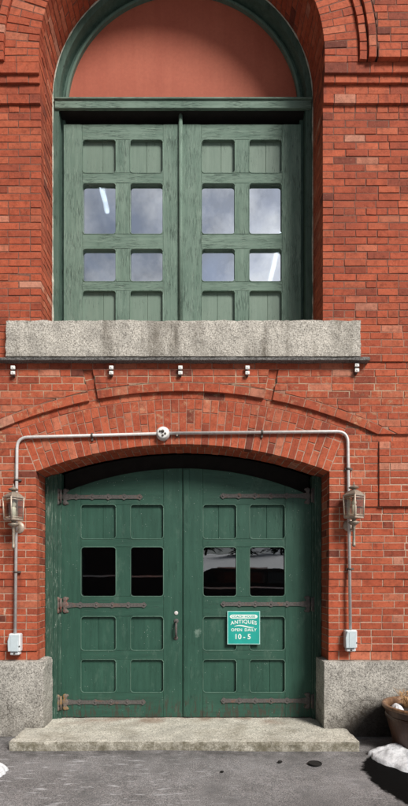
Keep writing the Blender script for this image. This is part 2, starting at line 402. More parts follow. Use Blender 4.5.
def tube(bm, pts, rad, seg=10, mi=0, taper=None):
    pts = [Vector(p) for p in pts]; rows = []
    prev = None
    for i, p in enumerate(pts):
        t = (pts[min(i + 1, len(pts) - 1)] - pts[max(i - 1, 0)]).normalized()
        if prev is None: u = t.orthogonal().normalized()
        else: u = (prev - t * prev.dot(t)).normalized()
        prev = u; w = t.cross(u)
        r = rad if taper is None else rad * taper[i]
        rows.append([bm.verts.new(p + (u * math.cos(2 * math.pi * k / seg) + w * math.sin(2 * math.pi * k / seg)) * r) for k in range(seg)])
    for a, b in zip(rows, rows[1:]):
        for k in range(seg):
            f = bm.faces.new((a[k], a[(k + 1) % seg], b[(k + 1) % seg], b[k])); f.material_index = mi; f.smooth = True
    bm.faces.new(rows[0]).material_index = mi; bm.faces.new(rows[-1][::-1]).material_index = mi
def rough_block(bm, x0, x1, y0, y1, z0, z1, cell=.045, amp=.012, seed=0, mi=0, edge=.018):
    """quarried stone: a gridded box whose faces and arrises are broken up"""
    nx, ny, nz = (max(1, round((b - a) / cell)) for a, b in ((x0, x1), (y0, y1), (z0, z1)))
    vd = {}
    def V(i, j, k):
        if (i, j, k) not in vd:
            p = Vector((x0 + (x1 - x0) * i / nx, y0 + (y1 - y0) * j / ny, z0 + (z1 - z0) * k / nz))
            n = (i in (0, nx)) + (j in (0, ny)) + (k in (0, nz))
            d = Vector(((i == nx) - (i == 0), (j == ny) - (j == 0), (k == nz) - (k == 0)))
            q = p * 7 + Vector((seed, seed * 2, 0))
            a = mnoise.noise(q) * amp + mnoise.noise(q * 3.1) * amp * .6
            if n >= 2: a -= edge * (.35 + .65 * abs(mnoise.noise(p * 14 + Vector((seed, 0, 0)))) * 2)
            vd[(i, j, k)] = bm.verts.new(p + d.normalized() * a)
        return vd[(i, j, k)]
    def q(a, b, c, d): bm.faces.new((a, b, c, d)).material_index = mi
    for i in range(nx):
        for k in range(nz):
            for j in (0, ny): q(V(i, j, k), V(i + 1, j, k), V(i + 1, j, k + 1), V(i, j, k + 1))
        for j in range(ny):
            for k in (0, nz): q(V(i, j, k), V(i + 1, j, k), V(i + 1, j + 1, k), V(i, j + 1, k))
    for j in range(ny):
        for k in range(nz):
            for i in (0, nx): q(V(i, j, k), V(i, j + 1, k), V(i, j + 1, k + 1), V(i, j, k + 1))

# ------------------------------------------------------------------ brickwork
def inset(poly, ds):
    """convex polygon with each edge i (from i to i+1) moved inward by ds[i]; ccw or cw"""
    area = sum(poly[i][0] * poly[(i + 1) % len(poly)][1] - poly[(i + 1) % len(poly)][0] * poly[i][1] for i in range(len(poly)))
    s = 1 if area > 0 else -1
    n = len(poly); lines = []
    for i in range(n):
        a, b = poly[i], poly[(i + 1) % n]
        dx, dy = b[0] - a[0], b[1] - a[1]; L = math.hypot(dx, dy)
        if L < 1e-6: return None
        nx, ny = -dy / L * s, dx / L * s
        lines.append((nx, ny, nx * a[0] + ny * a[1] + ds[i]))
    out = []
    for i in range(n):
        a, b = lines[i - 1], lines[i]
        det = a[0] * b[1] - a[1] * b[0]
        if abs(det) < 1e-4: return None
        out.append(((a[2] * b[1] - b[2] * a[1]) / det, (a[0] * b[2] - b[0] * a[2]) / det))
    ar2 = sum(out[i][0] * out[(i + 1) % n][1] - out[(i + 1) % n][0] * out[i][1] for i in range(n))
    if ar2 * s < 8e-4: return None
    for i in range(n):      # a flipped edge means the piece is too thin
        a, b = poly[i], poly[(i + 1) % n]; c, d = out[i], out[(i + 1) % n]
        if (b[0] - a[0]) * (d[0] - c[0]) + (b[1] - a[1]) * (d[1] - c[1]) <= 0: return None
    return out
def clip(poly, free, nx, ny, c, cutfree):
    """keep n.p >= c; free = per-edge flags (edge i from i to i+1)"""
    out, fr = [], []; n = len(poly)
    d = [nx * p[0] + ny * p[1] - c for p in poly]
    for i in range(n):
        j = (i + 1) % n
        if d[i] >= 0:
            out.append(poly[i])
            if d[j] >= 0: fr.append(free[i])
            else:
                t = d[i] / (d[i] - d[j]); fr.append(free[i])
                out.append((poly[i][0] + (poly[j][0] - poly[i][0]) * t, poly[i][1] + (poly[j][1] - poly[i][1]) * t)); fr.append(cutfree)
        elif d[j] >= 0:
            t = d[i] / (d[i] - d[j])
            out.append((poly[i][0] + (poly[j][0] - poly[i][0]) * t, poly[i][1] + (poly[j][1] - poly[i][1]) * t)); fr.append(free[i])
    # drop coincident points
    o2, f2 = [], []
    for i in range(len(out)):
        j = (i + 1) % len(out)
        if math.hypot(out[i][0] - out[j][0], out[i][1] - out[j][1]) > 1e-4: o2.append(out[i]); f2.append(fr[i])
    return (o2, f2) if len(o2) >= 3 else (None, None)

FACE = (Vector((0, 0, 0)), Vector((1, 0, 0)), Vector((0, 0, 1)), Vector((0, -1, 0)))   # u, v, outward normal
JOINT, RECESS = .0045, .0035
def cell(bm, poly, lvl, free=None, frame=FACE, depth=.10, joint=JOINT, recess=RECESS):
    O, U, W, N = frame
    free = free or [False] * len(poly)
    while len(poly) > 3:        # a cut can leave a stub edge: drop it
        ls = [math.hypot(poly[i][0] - poly[(i + 1) % len(poly)][0], poly[i][1] - poly[(i + 1) % len(poly)][1]) for i in range(len(poly))]
        i = min(range(len(ls)), key=ls.__getitem__)
        if ls[i] > .016: break
        j = (i + 1) % len(poly); poly = list(poly); free = list(free)
        poly[j] = ((poly[i][0] + poly[j][0]) / 2, (poly[i][1] + poly[j][1]) / 2); del poly[i]; del free[i]
    n = len(poly)
    br = inset(poly, [0.0 if f else joint + random.uniform(-.0014, .0012) for f in free])
    h = -lvl + random.uniform(-.0025, .0025)
    if br: br = [(x + random.uniform(-.0016, .0016) * (not free[i]) * (not free[i - 1]), y + random.uniform(-.0016, .0016) * (not free[i]) * (not free[i - 1])) for i, (x, y) in enumerate(br)]
    def P(p, k): return O + U * p[0] + W * p[1] + N * k
    mo = inset(poly, [recess if f else 0.0 for f in free])
    if mo:
        a = [bm.verts.new(P(p, -lvl - recess)) for p in mo]; b = [bm.verts.new(P(p, -lvl - depth)) for p in mo]
        bm.faces.new(a).material_index = 1
        for i in range(n): bm.faces.new((a[i], b[i], b[(i + 1) % n], a[(i + 1) % n])).material_index = 1
    if not br: return
    tilt = [random.uniform(-.0012, .0012) for _ in range(n)]
    bv = .0022
    ft = inset(br, [bv] * n)
    if not ft: return
    a = [bm.verts.new(P(p, h + t)) for p, t in zip(ft, tilt)]
    m = [bm.verts.new(P(p, h - bv)) for p in br]
    b = [bm.verts.new(P(p, -lvl - depth + .002)) for p in br]
    bm.faces.new(a).material_index = 0
    for i in range(n):
        j = (i + 1) % n
        bm.faces.new((a[i], m[i], m[j], a[j])).material_index = 0
        bm.faces.new((m[i], b[i], b[j], m[j])).material_index = 0

def run(x0, x1, k, first_free, last_free, S=.216, H=.106):
    """brick lengths between x0 and x1; odd courses start with a header"""
    out = []; x = x0
    if first_free or last_free is False:
        pass
    if k % 2: out.append((x, x + H)); x += H
    elif k % 14 == 6:
        while x < x1 - H * 1.4: out.append((x, x + H)); x += H + random.uniform(-.003, .003)
    while x < x1 - 1e-4:
        L = S + random.uniform(-.008, .008)
        if random.random() < .07: L = H
        if x1 - (x + L) < .06: L = x1 - x
        if L > .26: out.append((x, x + L / 2)); out.append((x + L / 2, x + L))
        else: out.append((x, x + L))
        x += L
    return [(a, b, first_free and a == x0, last_free and abs(b - x1) < 1e-4) for a, b in out]
def fill(bm, x0, x1, z0, z1, k, lvl, lf=False, rf=False, top=False, bot=False, clips=(), rev=False):
    if x1 - x0 < .03: return
    rr = run(x0, x1, k, lf, rf)
    if rev: rr = [(x0 + x1 - b, x0 + x1 - a, d, c) for a, b, c, d in run(x0, x1, k, rf, lf)]
    for a, b, l, r in rr:
        poly = [(a, z0), (b, z0), (b, z1), (a, z1)]; fr = [bot, r, top, l]; ok = True
        for c in clips:
            if c[0] == 'hp':
                poly, fr = clip(poly, fr, c[1], c[2], c[3], c[4])
            else:
                kind, cx, cz, rad, cf = c
                mx = sum(p[0] for p in poly) / len(poly) - cx; mz = sum(p[1] for p in poly) / len(poly) - cz
                L = math.hypot(mx, mz); nx, nz = mx / L, mz / L
                if kind == 'out': poly, fr = clip(poly, fr, nx, nz, nx * cx + nz * cz + rad, cf)
                else: poly, fr = clip(poly, fr, -nx, -nz, -(nx * cx + nz * cz + rad), cf)
            if poly is None: ok = False; break
        if ok: cell(bm, poly, lvl, fr)

XL, XR = -3.9, 3.9
# openings
UX0, UX1, UCX, UR = -1.51, 1.27, -.12, 1.39
UZS = PZ(63, -.13); UCZ = UZS + .09        # springing line, centre of the stilted arch
LX0, LX1, LCX = -1.57, 1.345, -.1125
LZS, LR = 2.63, 4.069; LCZ = 2.90 - LR
TH = math.asin((LX1 - LX0) / 2 / LR)
HOOD = LR + .52
Z434 = PZ(434, -.05); Z361 = PZ(361.5, -.065)
SILL_X0, SILL_X1, SILL_Z0, SILL_Z1 = PX(5.5, -.135), PX(361, -.135), PZ(356.3, -.135), PZ(320, -.135)
PLX0, PLX1, PLZ = PX(44, -.03), PX(323.5, -.03), PZ(661, -.03)
EDGES = [(PLZ, PZ(651), .012), (PZ(651), PZ(586.5), 0.0), (PZ(586.5), PZ(579), -.006), (PZ(579), PZ(507), -.016),
         (PZ(507), Z434, -.028), (Z434, Z361, -.052), (Z361, PZ(103, -.09), -.065), (PZ(103, -.09), PZ(83, -.11), -.09),
         (PZ(83, -.11), PZ(73.5, -.13), -.115), (PZ(73.5, -.13), UZS, -.14), (UZS, 9.3, -.19)]

building = empty('brick_building', (0, 0, 0), 'old red brick engine house with arched green loft doors above wide green carriage doors', 'building')
wall = bmesh.new()
k = 0
for si, (za, zb, lvl) in enumerate(EDGES):
    n = max(1, round((zb - za) / .0722))
    for i in range(n):
        z0 = za + (zb - za) * i / n; z1 = za + (zb - za) * (i + 1) / n; k += 1
        bot = (i == 0 and si > 0); zm = (z0 + z1) / 2
        if z1 <= LZS + .001 or si < 4 or (si == 4 and zm < LZS):
            ivs = [(XL, LX0, False, True), (LX1, XR, True, False)]
            if si == 4 and z1 > PZ(507) + .001:
                PL0, PR0 = PX(379, -.04), 2 * LCX - PX(379, -.04)
                ivs = [(PR0, LX0, False, True), (LX1, PL0, True, False)]
                fill(wall, XL, PR0, z0, z1, k, -.045, False, True, bot=bot, rev=True)
                fill(wall, PL0, XR, z0, z1, k, -.045, True, False, bot=bot)
            for a, b, l, r in ivs: fill(wall, a, b, z0, z1, k, lvl, l, r, bot=bot, rev=r)
        elif si == 4:
            # beside the segmental arch, below the hood
            t = math.tan(TH); nrm = math.hypot(1, t)
            last = i == n - 1
            PL0, PR0 = PX(379, -.04), 2 * LCX - PX(379, -.04)
            xa = LCX + t * (z0 - LCZ) - .12
            ends = (PL0, PR0) if not last else (XR, XL)
            fill(wall, xa, ends[0], z0, z1, k, lvl, False, False, clips=[('hp', 1 / nrm, -t / nrm, (LCX - t * LCZ) / nrm, False)])
            fill(wall, ends[1], 2 * LCX - xa, z0, z1, k, lvl, False, False, rev=True, clips=[('hp', -1 / nrm, -t / nrm, (-LCX - t * LCZ) / nrm, False)])
            if not last:
                fill(wall, XL, PR0, z0, z1, k, -.045, False, True, rev=True, top=(i == n - 2)); fill(wall, PL0, XR, z0, z1, k, -.045, True, False, top=(i == n - 2))
        elif si == 5:
            t = math.tan(TH); nrm = math.hypot(1, t)
            # under the hood, outside the arch proper
            if z0 < LCZ + HOOD * math.cos(TH) + .1:
                for sgn in (1, -1):
                    xa = LCX + sgn * t * (z0 - LCZ); xb = LCX + sgn * 1.98
                    lo, hi = (xa, xb) if sgn > 0 else (xb, xa)
                    fill(wall, lo - .1, hi + .1, z0, z1, k, -.028, False, False,
                         clips=[('hp', sgn / nrm, -t / nrm, (sgn * LCX - t * LCZ) / nrm, False), ('in', LCX, LCZ, HOOD + .03, False)])
            hr = ('out', LCX, LCZ, HOOD + .085, False)
            if zm < PZ(372, -.05):
                sl = [(-.2035, -.1835), (.176, .195)]
                def hp(th, side):   # keep points at larger (side 1) or smaller angle than th, measured from the crown
                    nx, nz = math.cos(th) * side, -math.sin(th) * side
                    return ('hp', nx, nz, nx * LCX + nz * LCZ, True)
                xs = [LCX + math.tan(a) * (zm - LCZ) for s in sl for a in s]
                fill(wall, XL, xs[0] + .1, z0, z1, k, lvl, bot=bot, rev=True, clips=[hp(sl[0][0], -1), hr])
                fill(wall, xs[1] - .1, xs[2] + .1, z0, z1, k, lvl - .006, clips=[hp(sl[0][1], 1), hp(sl[1][0], -1), hr])
                fill(wall, xs[3] - .1, XR, z0, z1, k, lvl, bot=bot, clips=[hp(sl[1][1], 1), hr])
            else:
                fill(wall, XL, XR, z0, z1, k, lvl, bot=False, clips=[hr])
        elif si == 6:
            if zm < SILL_Z0 - .02: fill(wall, XL, XR, z0, z1, k, lvl, bot=bot)
            elif zm < SILL_Z1:
                fill(wall, XL, SILL_X0 - .006, z0, z1, k, lvl, rev=True, bot=bot); fill(wall, SILL_X1 + .006, XR, z0, z1, k, lvl, bot=bot)
            else:
                fill(wall, XL, UX0, z0, z1, k, lvl, False, True, rev=True); fill(wall, UX1, XR, z0, z1, k, lvl, True, False)
        elif si < 10:
            fill(wall, XL, UX0, z0, z1, k, lvl, False, True, rev=True, bot=True, top=True); fill(wall, UX1, XR, z0, z1, k, lvl, True, False, bot=True, top=True)
        else:
            RO = UR + .495
            if z0 < UCZ + RO:
                dx = math.sqrt(max(0, RO * RO - (z0 - UCZ) ** 2)) - .1
                fill(wall, XL, UCX - dx * .0 - max(0, dx - .1) if dx > .1 else UCX, z0, z1, k, lvl, rev=True, bot=bot, clips=[('out', UCX, UCZ, RO, False)])
                fill(wall, UCX + max(0, dx - .1) if dx > .1 else UCX, XR, z0, z1, k, lvl, bot=bot, clips=[('out', UCX, UCZ, RO, False)])
            else: fill(wall, XL, XR, z0, z1, k, lvl)

def sector(bm, cx, cz, a0, a1, r0, r1, lvl, free=(False, False, False, False), zmin=None):
    """voussoir; angles from straight up, clockwise; edges: inner, right, outer, left"""
    P = lambda a, r: (cx + math.sin(a) * r, cz + math.cos(a) * r)
    poly, fr = [P(a0, r0), P(a1, r0), P(a1, r1), P(a0, r1)], list(free)
    if zmin is not None: poly, fr = clip(poly, fr, 0, 1, zmin, True)
    if poly: cell(bm, poly, lvl, fr)
arch = bmesh.new()
# segmental arch over the carriage doors: long radial bricks in staggered rows
n = round(2 * TH * (LR + .26) / .077)
for i in range(n):
    a0 = -TH + 2 * TH * i / n; a1 = -TH + 2 * TH * (i + 1) / n
    rows = ((.105, .21, .135), (.21, .135, .105), (.15, .195, .105), (.21, .105, .135))[i % 4]
    r = LR
    for q, d in enumerate(rows):
        sector(arch, LCX, LCZ, a0, a1, r, r + d, -.028, (q == 0, False, False, False)); r += d
n = round(2 * TH * (LR + .49) / .21)
for i in range(n):
    a0 = -TH + 2 * TH * i / n; a1 = -TH + 2 * TH * (i + 1) / n
    sector(arch, LCX, LCZ, a0, a1, LR + .45, HOOD + .03, -.022)
# hood course: headers on edge that step out over it
AH = math.acos((Z434 - LCZ) / (HOOD + .085)); slots = [(-.2035, -.1835), (.176, .195)]
for lo, hi in ((-AH, slots[0][0]), (slots[0][1], slots[1][0]), (slots[1][1], AH)):
    n = round((hi - lo) * HOOD / .155)
    for i in range(n):
        sector(arch, LCX, LCZ, lo + (hi - lo) * i / n, lo + (hi - lo) * (i + 1) / n, HOOD, HOOD + .085, -.055 if lo > -.2 and hi < .18 else -.052, (True, i == n - 1, False, i == 0), Z434)
for a0, a1 in slots:
    for q in range(4): sector(arch, LCX, LCZ, a0, a1, HOOD + .0 + q * .105, HOOD + (q + 1) * .105, -.030)
# soffit bricks of that arch
n = round(2 * TH * LR / .075)
for i in range(n):
    a0 = -TH + 2 * TH * i / n; a1 = -TH + 2 * TH * (i + 1) / n; am = (a0 + a1) / 2
    O = Vector((LCX + math.sin(am) * LR, 0, LCZ + math.cos(am) * LR)); U = Vector((math.cos(am), 0, -math.sin(am)))
    w = (a1 - a0) * LR / 2; y = .072; fr = (O, U, Vector((0, 1, 0)), Vector((-math.sin(am), 0, -math.cos(am))))
    for j, L in enumerate((.10, .16) if i % 2 else (.18, .08)):
        cell(arch, [(-w, y), (w, y), (w, y + L), (-w, y + L)], 0.0, frame=fr); y += L
link('segmental_arch', arch, [M['brick'], M['mortar']], building, recalc=False)
arch = bmesh.new()
HPI = math.pi / 2
A = HPI + .09 / UR
n = round(2 * A * (UR + .16) / .074)
for i in range(n):
    a0 = -A + 2 * A * i / n; a1 = -A + 2 * A * (i + 1) / n
    r = UR
    for q, d in enumerate(((.22, .11), (.11, .22))[i % 2]):
        sector(arch, UCX, UCZ, a0, a1, r, r + d, -.14, (q == 0, False, q == 1, False), UZS + .001); r += d
for r0, r1, lv, L in ((UR + .334, UR + .408, -.165, .085), (UR + .416, UR + .49, -.19, .105)):
    A2 = HPI + .09 / r0; n = round(2 * A2 * r0 / L)
    for i in range(n):
        sector(arch, UCX, UCZ, -A2 + 2 * A2 * i / n, -A2 + 2 * A2 * (i + 1) / n, r0, r1, lv, (True, i == n - 1, False, i == 0), UZS + .001)
n = round(2 * A * UR / .073)
for i in range(n):
    a0 = -A + 2 * A * i / n; a1 = -A + 2 * A * (i + 1) / n; am = (a0 + a1) / 2
    O = Vector((UCX + math.sin(am) * UR, 0, UCZ + math.cos(am) * UR)); U = Vector((math.cos(am), 0, -math.sin(am)))
    w = (a1 - a0) * UR / 2; fr = (O, U, Vector((0, 1, 0)), Vector((-math.sin(am), 0, -math.cos(am))))
    y = -.042
    for L in ((.21, .2) if i % 2 else (.105, .21, .095)):
        cell(arch, [(-w, y), (w, y), (w, y + L), (-w, y + L)], 0.0, frame=fr); y += L
link('round_arch', arch, [M['brick'], M['mortar']], building, recalc=False)
# brick returns of both openings
def reveal(bm, x, sgn, z0, z1, y0, y1, k0):
    n = max(1, round((z1 - z0) / .0722)); O = Vector((x, 0, 0)); fr = (O, Vector((0, 1, 0)), Vector((0, 0, 1)), Vector((sgn, 0, 0)))
    for i in range(n):
        a, b = z0 + (z1 - z0) * i / n, z0 + (z1 - z0) * (i + 1) / n
        ys = [y0, y0 + .12, y1] if (i + k0) % 2 else [y0, y0 + .23, y1]
        for p, q in zip(ys, ys[1:]):
            if q - p > .02: cell(bm, [(p, a), (q, a), (q, b), (p, b)], 0.0, frame=fr)
zs = [e for e in EDGES]
for e in zs[:5]:
    top = min(e[1], LZS)
    for x, s in ((LX0, 1), (LX1, -1)): reveal(wall, x, s, e[0], top, e[2] + .1, .33, 0)
a, b, l = EDGES[6]
for x, s in ((UX0, 1), (UX1, -1)):
    reveal(wall, x, s, SILL_Z1, b, l + .1, .37, 0)
    for e in EDGES[7:10]: reveal(wall, x, s, e[0], e[1], e[2] + .1, .37, 1)
link('wall', wall, [M['brick'], M['mortar']], building, recalc=False)

# body of the building behind the facing
core = bmesh.new()
def slab(x0, x1, z0, z1, y0=.06, y1=.40): box(core, x0, x1, y0, y1, z0, z1)
slab(XL, LX0 - .1, 0, 3.2); slab(LX1 + .1, XR, 0, 3.2)
slab(XL, UX0 - .1, SILL_Z1, 8.2, .05); slab(UX1 + .1, XR, SILL_Z1, 8.2, .05)
slab(XL, XR, 3.2, SILL_Z1 - .02); slab(XL, XR, 8.2, 9.3, .05)
ring = [(math.sin(a) , math.cos(a)) for a in [(-HPI + math.pi * i / 40) for i in range(41)]]
strip(core, [(UCX + s * 2.2, UCZ + c * 2.2) for s, c in ring], [(UCX + s * (UR + .1), UCZ + c * (UR + .1)) for s, c in ring], .07, .42)
arc = [-TH * 1.05 + 2 * TH * 1.05 * i / 30 for i in range(31)]
strip(core, [(LCX + math.sin(a) * (LR + .75), LCZ + math.cos(a) * (LR + .75)) for a in arc], [(LCX + math.sin(a) * (LR + .1), LCZ + math.cos(a) * (LR + .1)) for a in arc], .08, .42)
for x0, x1 in ((XL, XL + .25), (XR - .25, XR)): box(core, x0, x1, .402, 9.0, 0, 9.3)
box(core, XL + .25, XR - .25, 8.75, 9.0, 0, 9.3)
link('side_wall', core, M['render'], building)
rf = bmesh.new(); box(rf, XL + .25, XR - .25, .42, 8.75, 8.9, 9.1); link('roof', rf, M['roof'], building)
fl = bmesh.new()
box(fl, XL + .25, XR - .25, .44, 8.75, 3.55, 3.75); box(fl, XL + .25, XR - .25, .44, 8.75, .005, .06)
link('inner_floor', fl, M['dark_room'], building)
cl = bmesh.new(); box(cl, XL + .25, XR - .25, .56, 8.75, 7.34, 7.40); link('ceiling', cl, M['ceil'], building)
ib = bmesh.new(); box(ib, XL + .25, XR - .25, 8.65, 8.74, .07, 3.5); box(ib, XL + .25, XR - .25, 8.65, 8.74, 3.76, 7.3)
for x in (XL + .255, XR - .275): box(ib, x, x + .02, .46, 8.6, .07, 7.3)
link('inner_lining', ib, M['dark_room'], building)

# granite: plinth blocks, sill, ledge, doorstep
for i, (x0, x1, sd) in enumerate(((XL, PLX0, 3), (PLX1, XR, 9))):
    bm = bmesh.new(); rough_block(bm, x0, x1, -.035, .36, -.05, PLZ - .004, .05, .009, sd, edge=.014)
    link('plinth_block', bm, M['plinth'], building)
bm = bmesh.new(); rough_block(bm, SILL_X0, SILL_X1, -.135, .50, SILL_Z0, SILL_Z1, .04, .007, 5, edge=.008); link('window_sill', bm, M['sill'], building)
bm = bmesh.new(); rough_block(bm, PX(-4, -.15), PX(371, -.15), -.128, .05, PZ(359.0, -.15), SILL_Z0 - .003, .030, .006, 7, edge=.006); link('sill_ledge', bm, M['slate'], building)
bm = bmesh.new(); rough_block(bm, PX(9, -.45), PX(360, -.45), -.45, .50, -.08, .078, .035, .006, 12, edge=.007); link('doorstep', bm, M['step'], building)

# ------------------------------------------------------------------ loft window: frame, transom, lunette
def arch_path(x0, x1, zb, cx, cz, r, seg=40, rx=None):
    pts = [(x0, zb), (x0, cz)]
    pts += [(cx + math.sin(a) * r, cz + math.cos(a) * r) for a in [(-HPI + math.pi * i / seg) for i in range(seg + 1)]]
    return pts + [(x1, cz), (x1, zb)]
bm = bmesh.new(); zb = SILL_Z1 - .01
strip(bm, arch_path(UX0 + .002, UX1 - .002, zb, UCX, UCZ, UR - .002), arch_path(UX0 + .068, UX1 - .078, zb, UCX, UCZ, UR - .072), .335, .50)
strip(bm, arch_path(UX0 + .0681, UX1 - .0781, zb, UCX, UCZ, UR - .0721), arch_path(UX0 + .105, UX1 - .118, zb, UCX, UCZ, UR - .118), .455, .52)
link('loft_frame', bm, M['frame_up'], building)
bm = bmesh.new()
pa = [(-HPI + math.pi * i / 48) for i in range(49)]
def half_round(r): return [(UCX - r, zt1 - .02)] + [(UCX + math.sin(a) * r, UCZ + math.cos(a) * r) for a in pa] + [(UCX + r, zt1 - .02)]
zt0, zt1 = PZ(108.5, .32), PZ(100.5, .32)
strip(bm, half_round(UR - .113), half_round(UR - .138), .425, .50)
link('lunette_bead', bm, M['trim_up'], building)
bm = bmesh.new()      # ragged old caulk where the frame meets the brick
path = arch_path(UX0 + .004, UX1 - .004, zb, UCX, UCZ, UR - .004, 60); dense = []
for (xa_, za_), (xb2, zb2) in zip(path, path[1:]):
    k_ = max(1, int(math.hypot(xb2 - xa_, zb2 - za_) / .03))
    dense += [(xa_ + (xb2 - xa_) * q / k_, za_ + (zb2 - za_) * q / k_) for q in range(k_)]
dense.append(path[-1])
tube(bm, [(x, .333, z) for x, z in dense], .0065, 6, taper=[max(.25, 1 + 1.6 * mnoise.noise(Vector((x * 9, z * 9, 1)))) for x, z in dense])
link('caulk_bead', bm, plain('old_caulk', (.46, .45, .38), .9, 0, .3, 30), building)
bm = bmesh.new(); prism(bm, half_round(UR - .125), .465, .52); link('lunette_panel', bm, M['lunette'], building)
bm = bmesh.new(); zt0, zt1 = PZ(108.5, .32), PZ(100.5, .32)
box(bm, UX0 + .03, UX1 - .02, .315, .350, zt0, zt1, .004); box(bm, UX0 + .03, UX1 - .02, .3505, .60, zt0 + .03, zt1 - .002); box(bm, UX0 + .025, UX1 - .015, .300, .36, zt1 + .0005, zt1 + .022, .004)
link('transom', bm, M['transom'], building)

bm = bmesh.new(); box(bm, UX0 + .03, UX1 - .03, .56, .60, PZ(132, .41), zt0 - .002); box(bm, UX0 + .078, UX1 - .088, .3505, .60, zt0 + .001, zt0 + .029); link('shade_board', bm, M['shade_black'], building)  # black boards added so the gap under the transom reads as shade
# ------------------------------------------------------------------ doors
def fillet(bm, x, z, sx, sz, r, y0, y1, mi):
    """small solid that rounds an inside corner at x,z opening towards sx,sz"""
    pts = [(x, z)] + [(x + sx * r * (1 - math.sin(t)), z + sz * r * (1 - math.cos(t))) for t in [HPI * i / 4 for i in range(5)]]
    prism(bm, pts, y0, y1, 0, mi)
def leaf(name, x0, x1, z0, top, cols, rows, yf, th, mats, mp, glass, glass_rows, panel_y, planks=True):
    """top(x) gives the height of the leaf at x"""
    bm = bmesh.new(); g = .0012; bv = .0025
    def poly(xa, xb, zz):
        ns = 6; xs = [xa + (xb - xa) * i / ns for i in range(ns + 1)]
        return [(xa, zz), (xb, zz)] + [(x, top(x)) for x in reversed(xs)]
    prism(bm, poly(x0, cols[0][0] - g, z0), yf, yf + th, bv, 0)
    prism(bm, poly(cols[-1][1] + g, x1, z0), yf, yf + th, bv, 0)
    xa, xb = cols[0][0], cols[-1][1]
    rows = sorted(rows)
    prism(bm, poly(xa, xb, rows[-1][1]), yf + .0007, yf + th, bv, 1)
    prev = z0
    for a, b in rows:
        if a - prev > .01: prism(bm, [(xa, prev), (xb, prev), (xb, a), (xa, a)], yf + .0007, yf + th, bv, 1)
        prism(bm, [(cols[0][1], a + g), (cols[1][0], a + g), (cols[1][0], b - g), (cols[0][1], b - g)], yf + .0004, yf + th, bv, 0)
        prev = b
        for c0, c1 in cols:
            for x, sx in ((c0, 1), (c1, -1)):
                for z, sz in ((a, 1), (b, -1)): fillet(bm, x, z, sx, sz, .034, yf + .0012, yf + th - .002, 1)
    for a, b in rows:           # worn edge moulding round every opening
        for c0, c1 in cols:
            r = .034; pts = []
            for cx_, cz_, t0 in ((c1 - r, b - r, 0), (c0 + r, b - r, 1), (c0 + r, a + r, 2), (c1 - r, a + r, 3)):
                pts += [(cx_ + r * math.cos(HPI * (t0 + q / 4)), yf + .002, cz_ + r * math.sin(HPI * (t0 + q / 4))) for q in range(5)]
            tube(bm, pts + [pts[0]], .0052, 6, 2)
    o = link(name, bm, mats, building)
    for ri, (a, b) in enumerate(rows):
        for c0, c1 in cols:
            bm = bmesh.new()
            if ri in glass_rows:
                box(bm, c0 - .012, c1 + .012, yf + panel_y, yf + panel_y + .005, a - .012, b + .012); link('window_pane', bm, glass, o)
            else:
                xm = c0 + (c1 - c0) * random.uniform(.45, .62)
                for p, q in (((c0 - .012, xm), (xm, c1 + .012)) if planks or random.random() < .3 else ((c0 - .012, c1 + .012),)):
                    box(bm, p + .0008, q - .0008, yf + panel_y, yf + panel_y + .018 + random.uniform(0, .002), a - .012, b + .012, .003)
                link('door_panel', bm, mp, o)
    return o
YU = .41
ucol = lambda a, b: (PX(a, YU), PX(b, YU)); urow = lambda a, b: (PZ(b, YU), PZ(a, YU))
UROWS = [urow(139.5, 173), urow(183, 234), urow(248.5, 281.5), urow(290.5, 326)]
loft = []
for x0, x1, cols in ((UX0 + .100, PX(180.6, YU) - .001, (ucol(82.5, 116), ucol(130, 163))), (PX(180.6, YU) + .001, UX1 - .112, (ucol(201.5, 235), ucol(249, 282)))):
    loft.append(leaf('loft_door', x0, x1, SILL_Z1 - .06, lambda x: PZ(124.5, YU), cols, UROWS, YU, .06, [M['upv'], M['uph'], M['edge_up']], M['upp'], M['glass_up'], (1, 2), .036))
bm = bmesh.new(); xa = PX(180.6, YU)
tube(bm, [(xa, YU - .012, SILL_Z1 + .0), (xa, YU - .012, zt0 - .0)], .022, 12); link('astragal', bm, M['upv'], loft[1])

YD = .34
HR = 3.3; HCZ = PZ(467, .27) - HR
def arc_pts(cx, cz, r, xa, xb, seg=32):
    return [(xa + (xb - xa) * i / seg, cz + math.sqrt(r * r - (xa + (xb - xa) * i / seg - cx) ** 2)) for i in range(seg + 1)]
tj = lambda x: LCZ + math.sqrt((LR - .004) ** 2 - (x - LCX) ** 2)
for xa, xb, y in ((LX0 + .002, LX0 + .085, .27), (LX0 + .0851, LX0 + .125, .287), (LX0 + .1251, LX0 + .160, .312), (LX1 - .05, LX1 - .002, .27), (LX1 - .07, LX1 - .0501, .287), (LX1 - .09, LX1 - .0701, .312)):
    if y == .27: bm = bmesh.new()
    prism(bm, [(xa, .07), (xb, .07), (xb, tj(xb)), (xa, tj(xa))], y, .42, .003)
    if y == .312: link('door_jamb', bm, M['frame_low'], building)
lcol = lambda a, b: (PX(a, YD), PX(b, YD)); lrow = lambda a, b: (PZ(b, YD), PZ(a, YD))
LROWS = [lrow(504.5, 539), lrow(547, 596.5), lrow(616.5, 650.5), lrow(659.5, 692.5)]
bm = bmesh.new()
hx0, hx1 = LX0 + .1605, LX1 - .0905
prism(bm, [(hx0, 2.40), (hx1, 2.40)] + arc_pts(LCX, LCZ, LR + .02, hx0, hx1)[::-1], .47, .51); link('shade_board', bm, M['shade_black'], building)  # added board, the shade under the arch put into its black colour
topf = lambda x: HCZ + math.sqrt(HR ** 2 - (x - LCX) ** 2)
xm = PX(182.5, YD)
doors = []
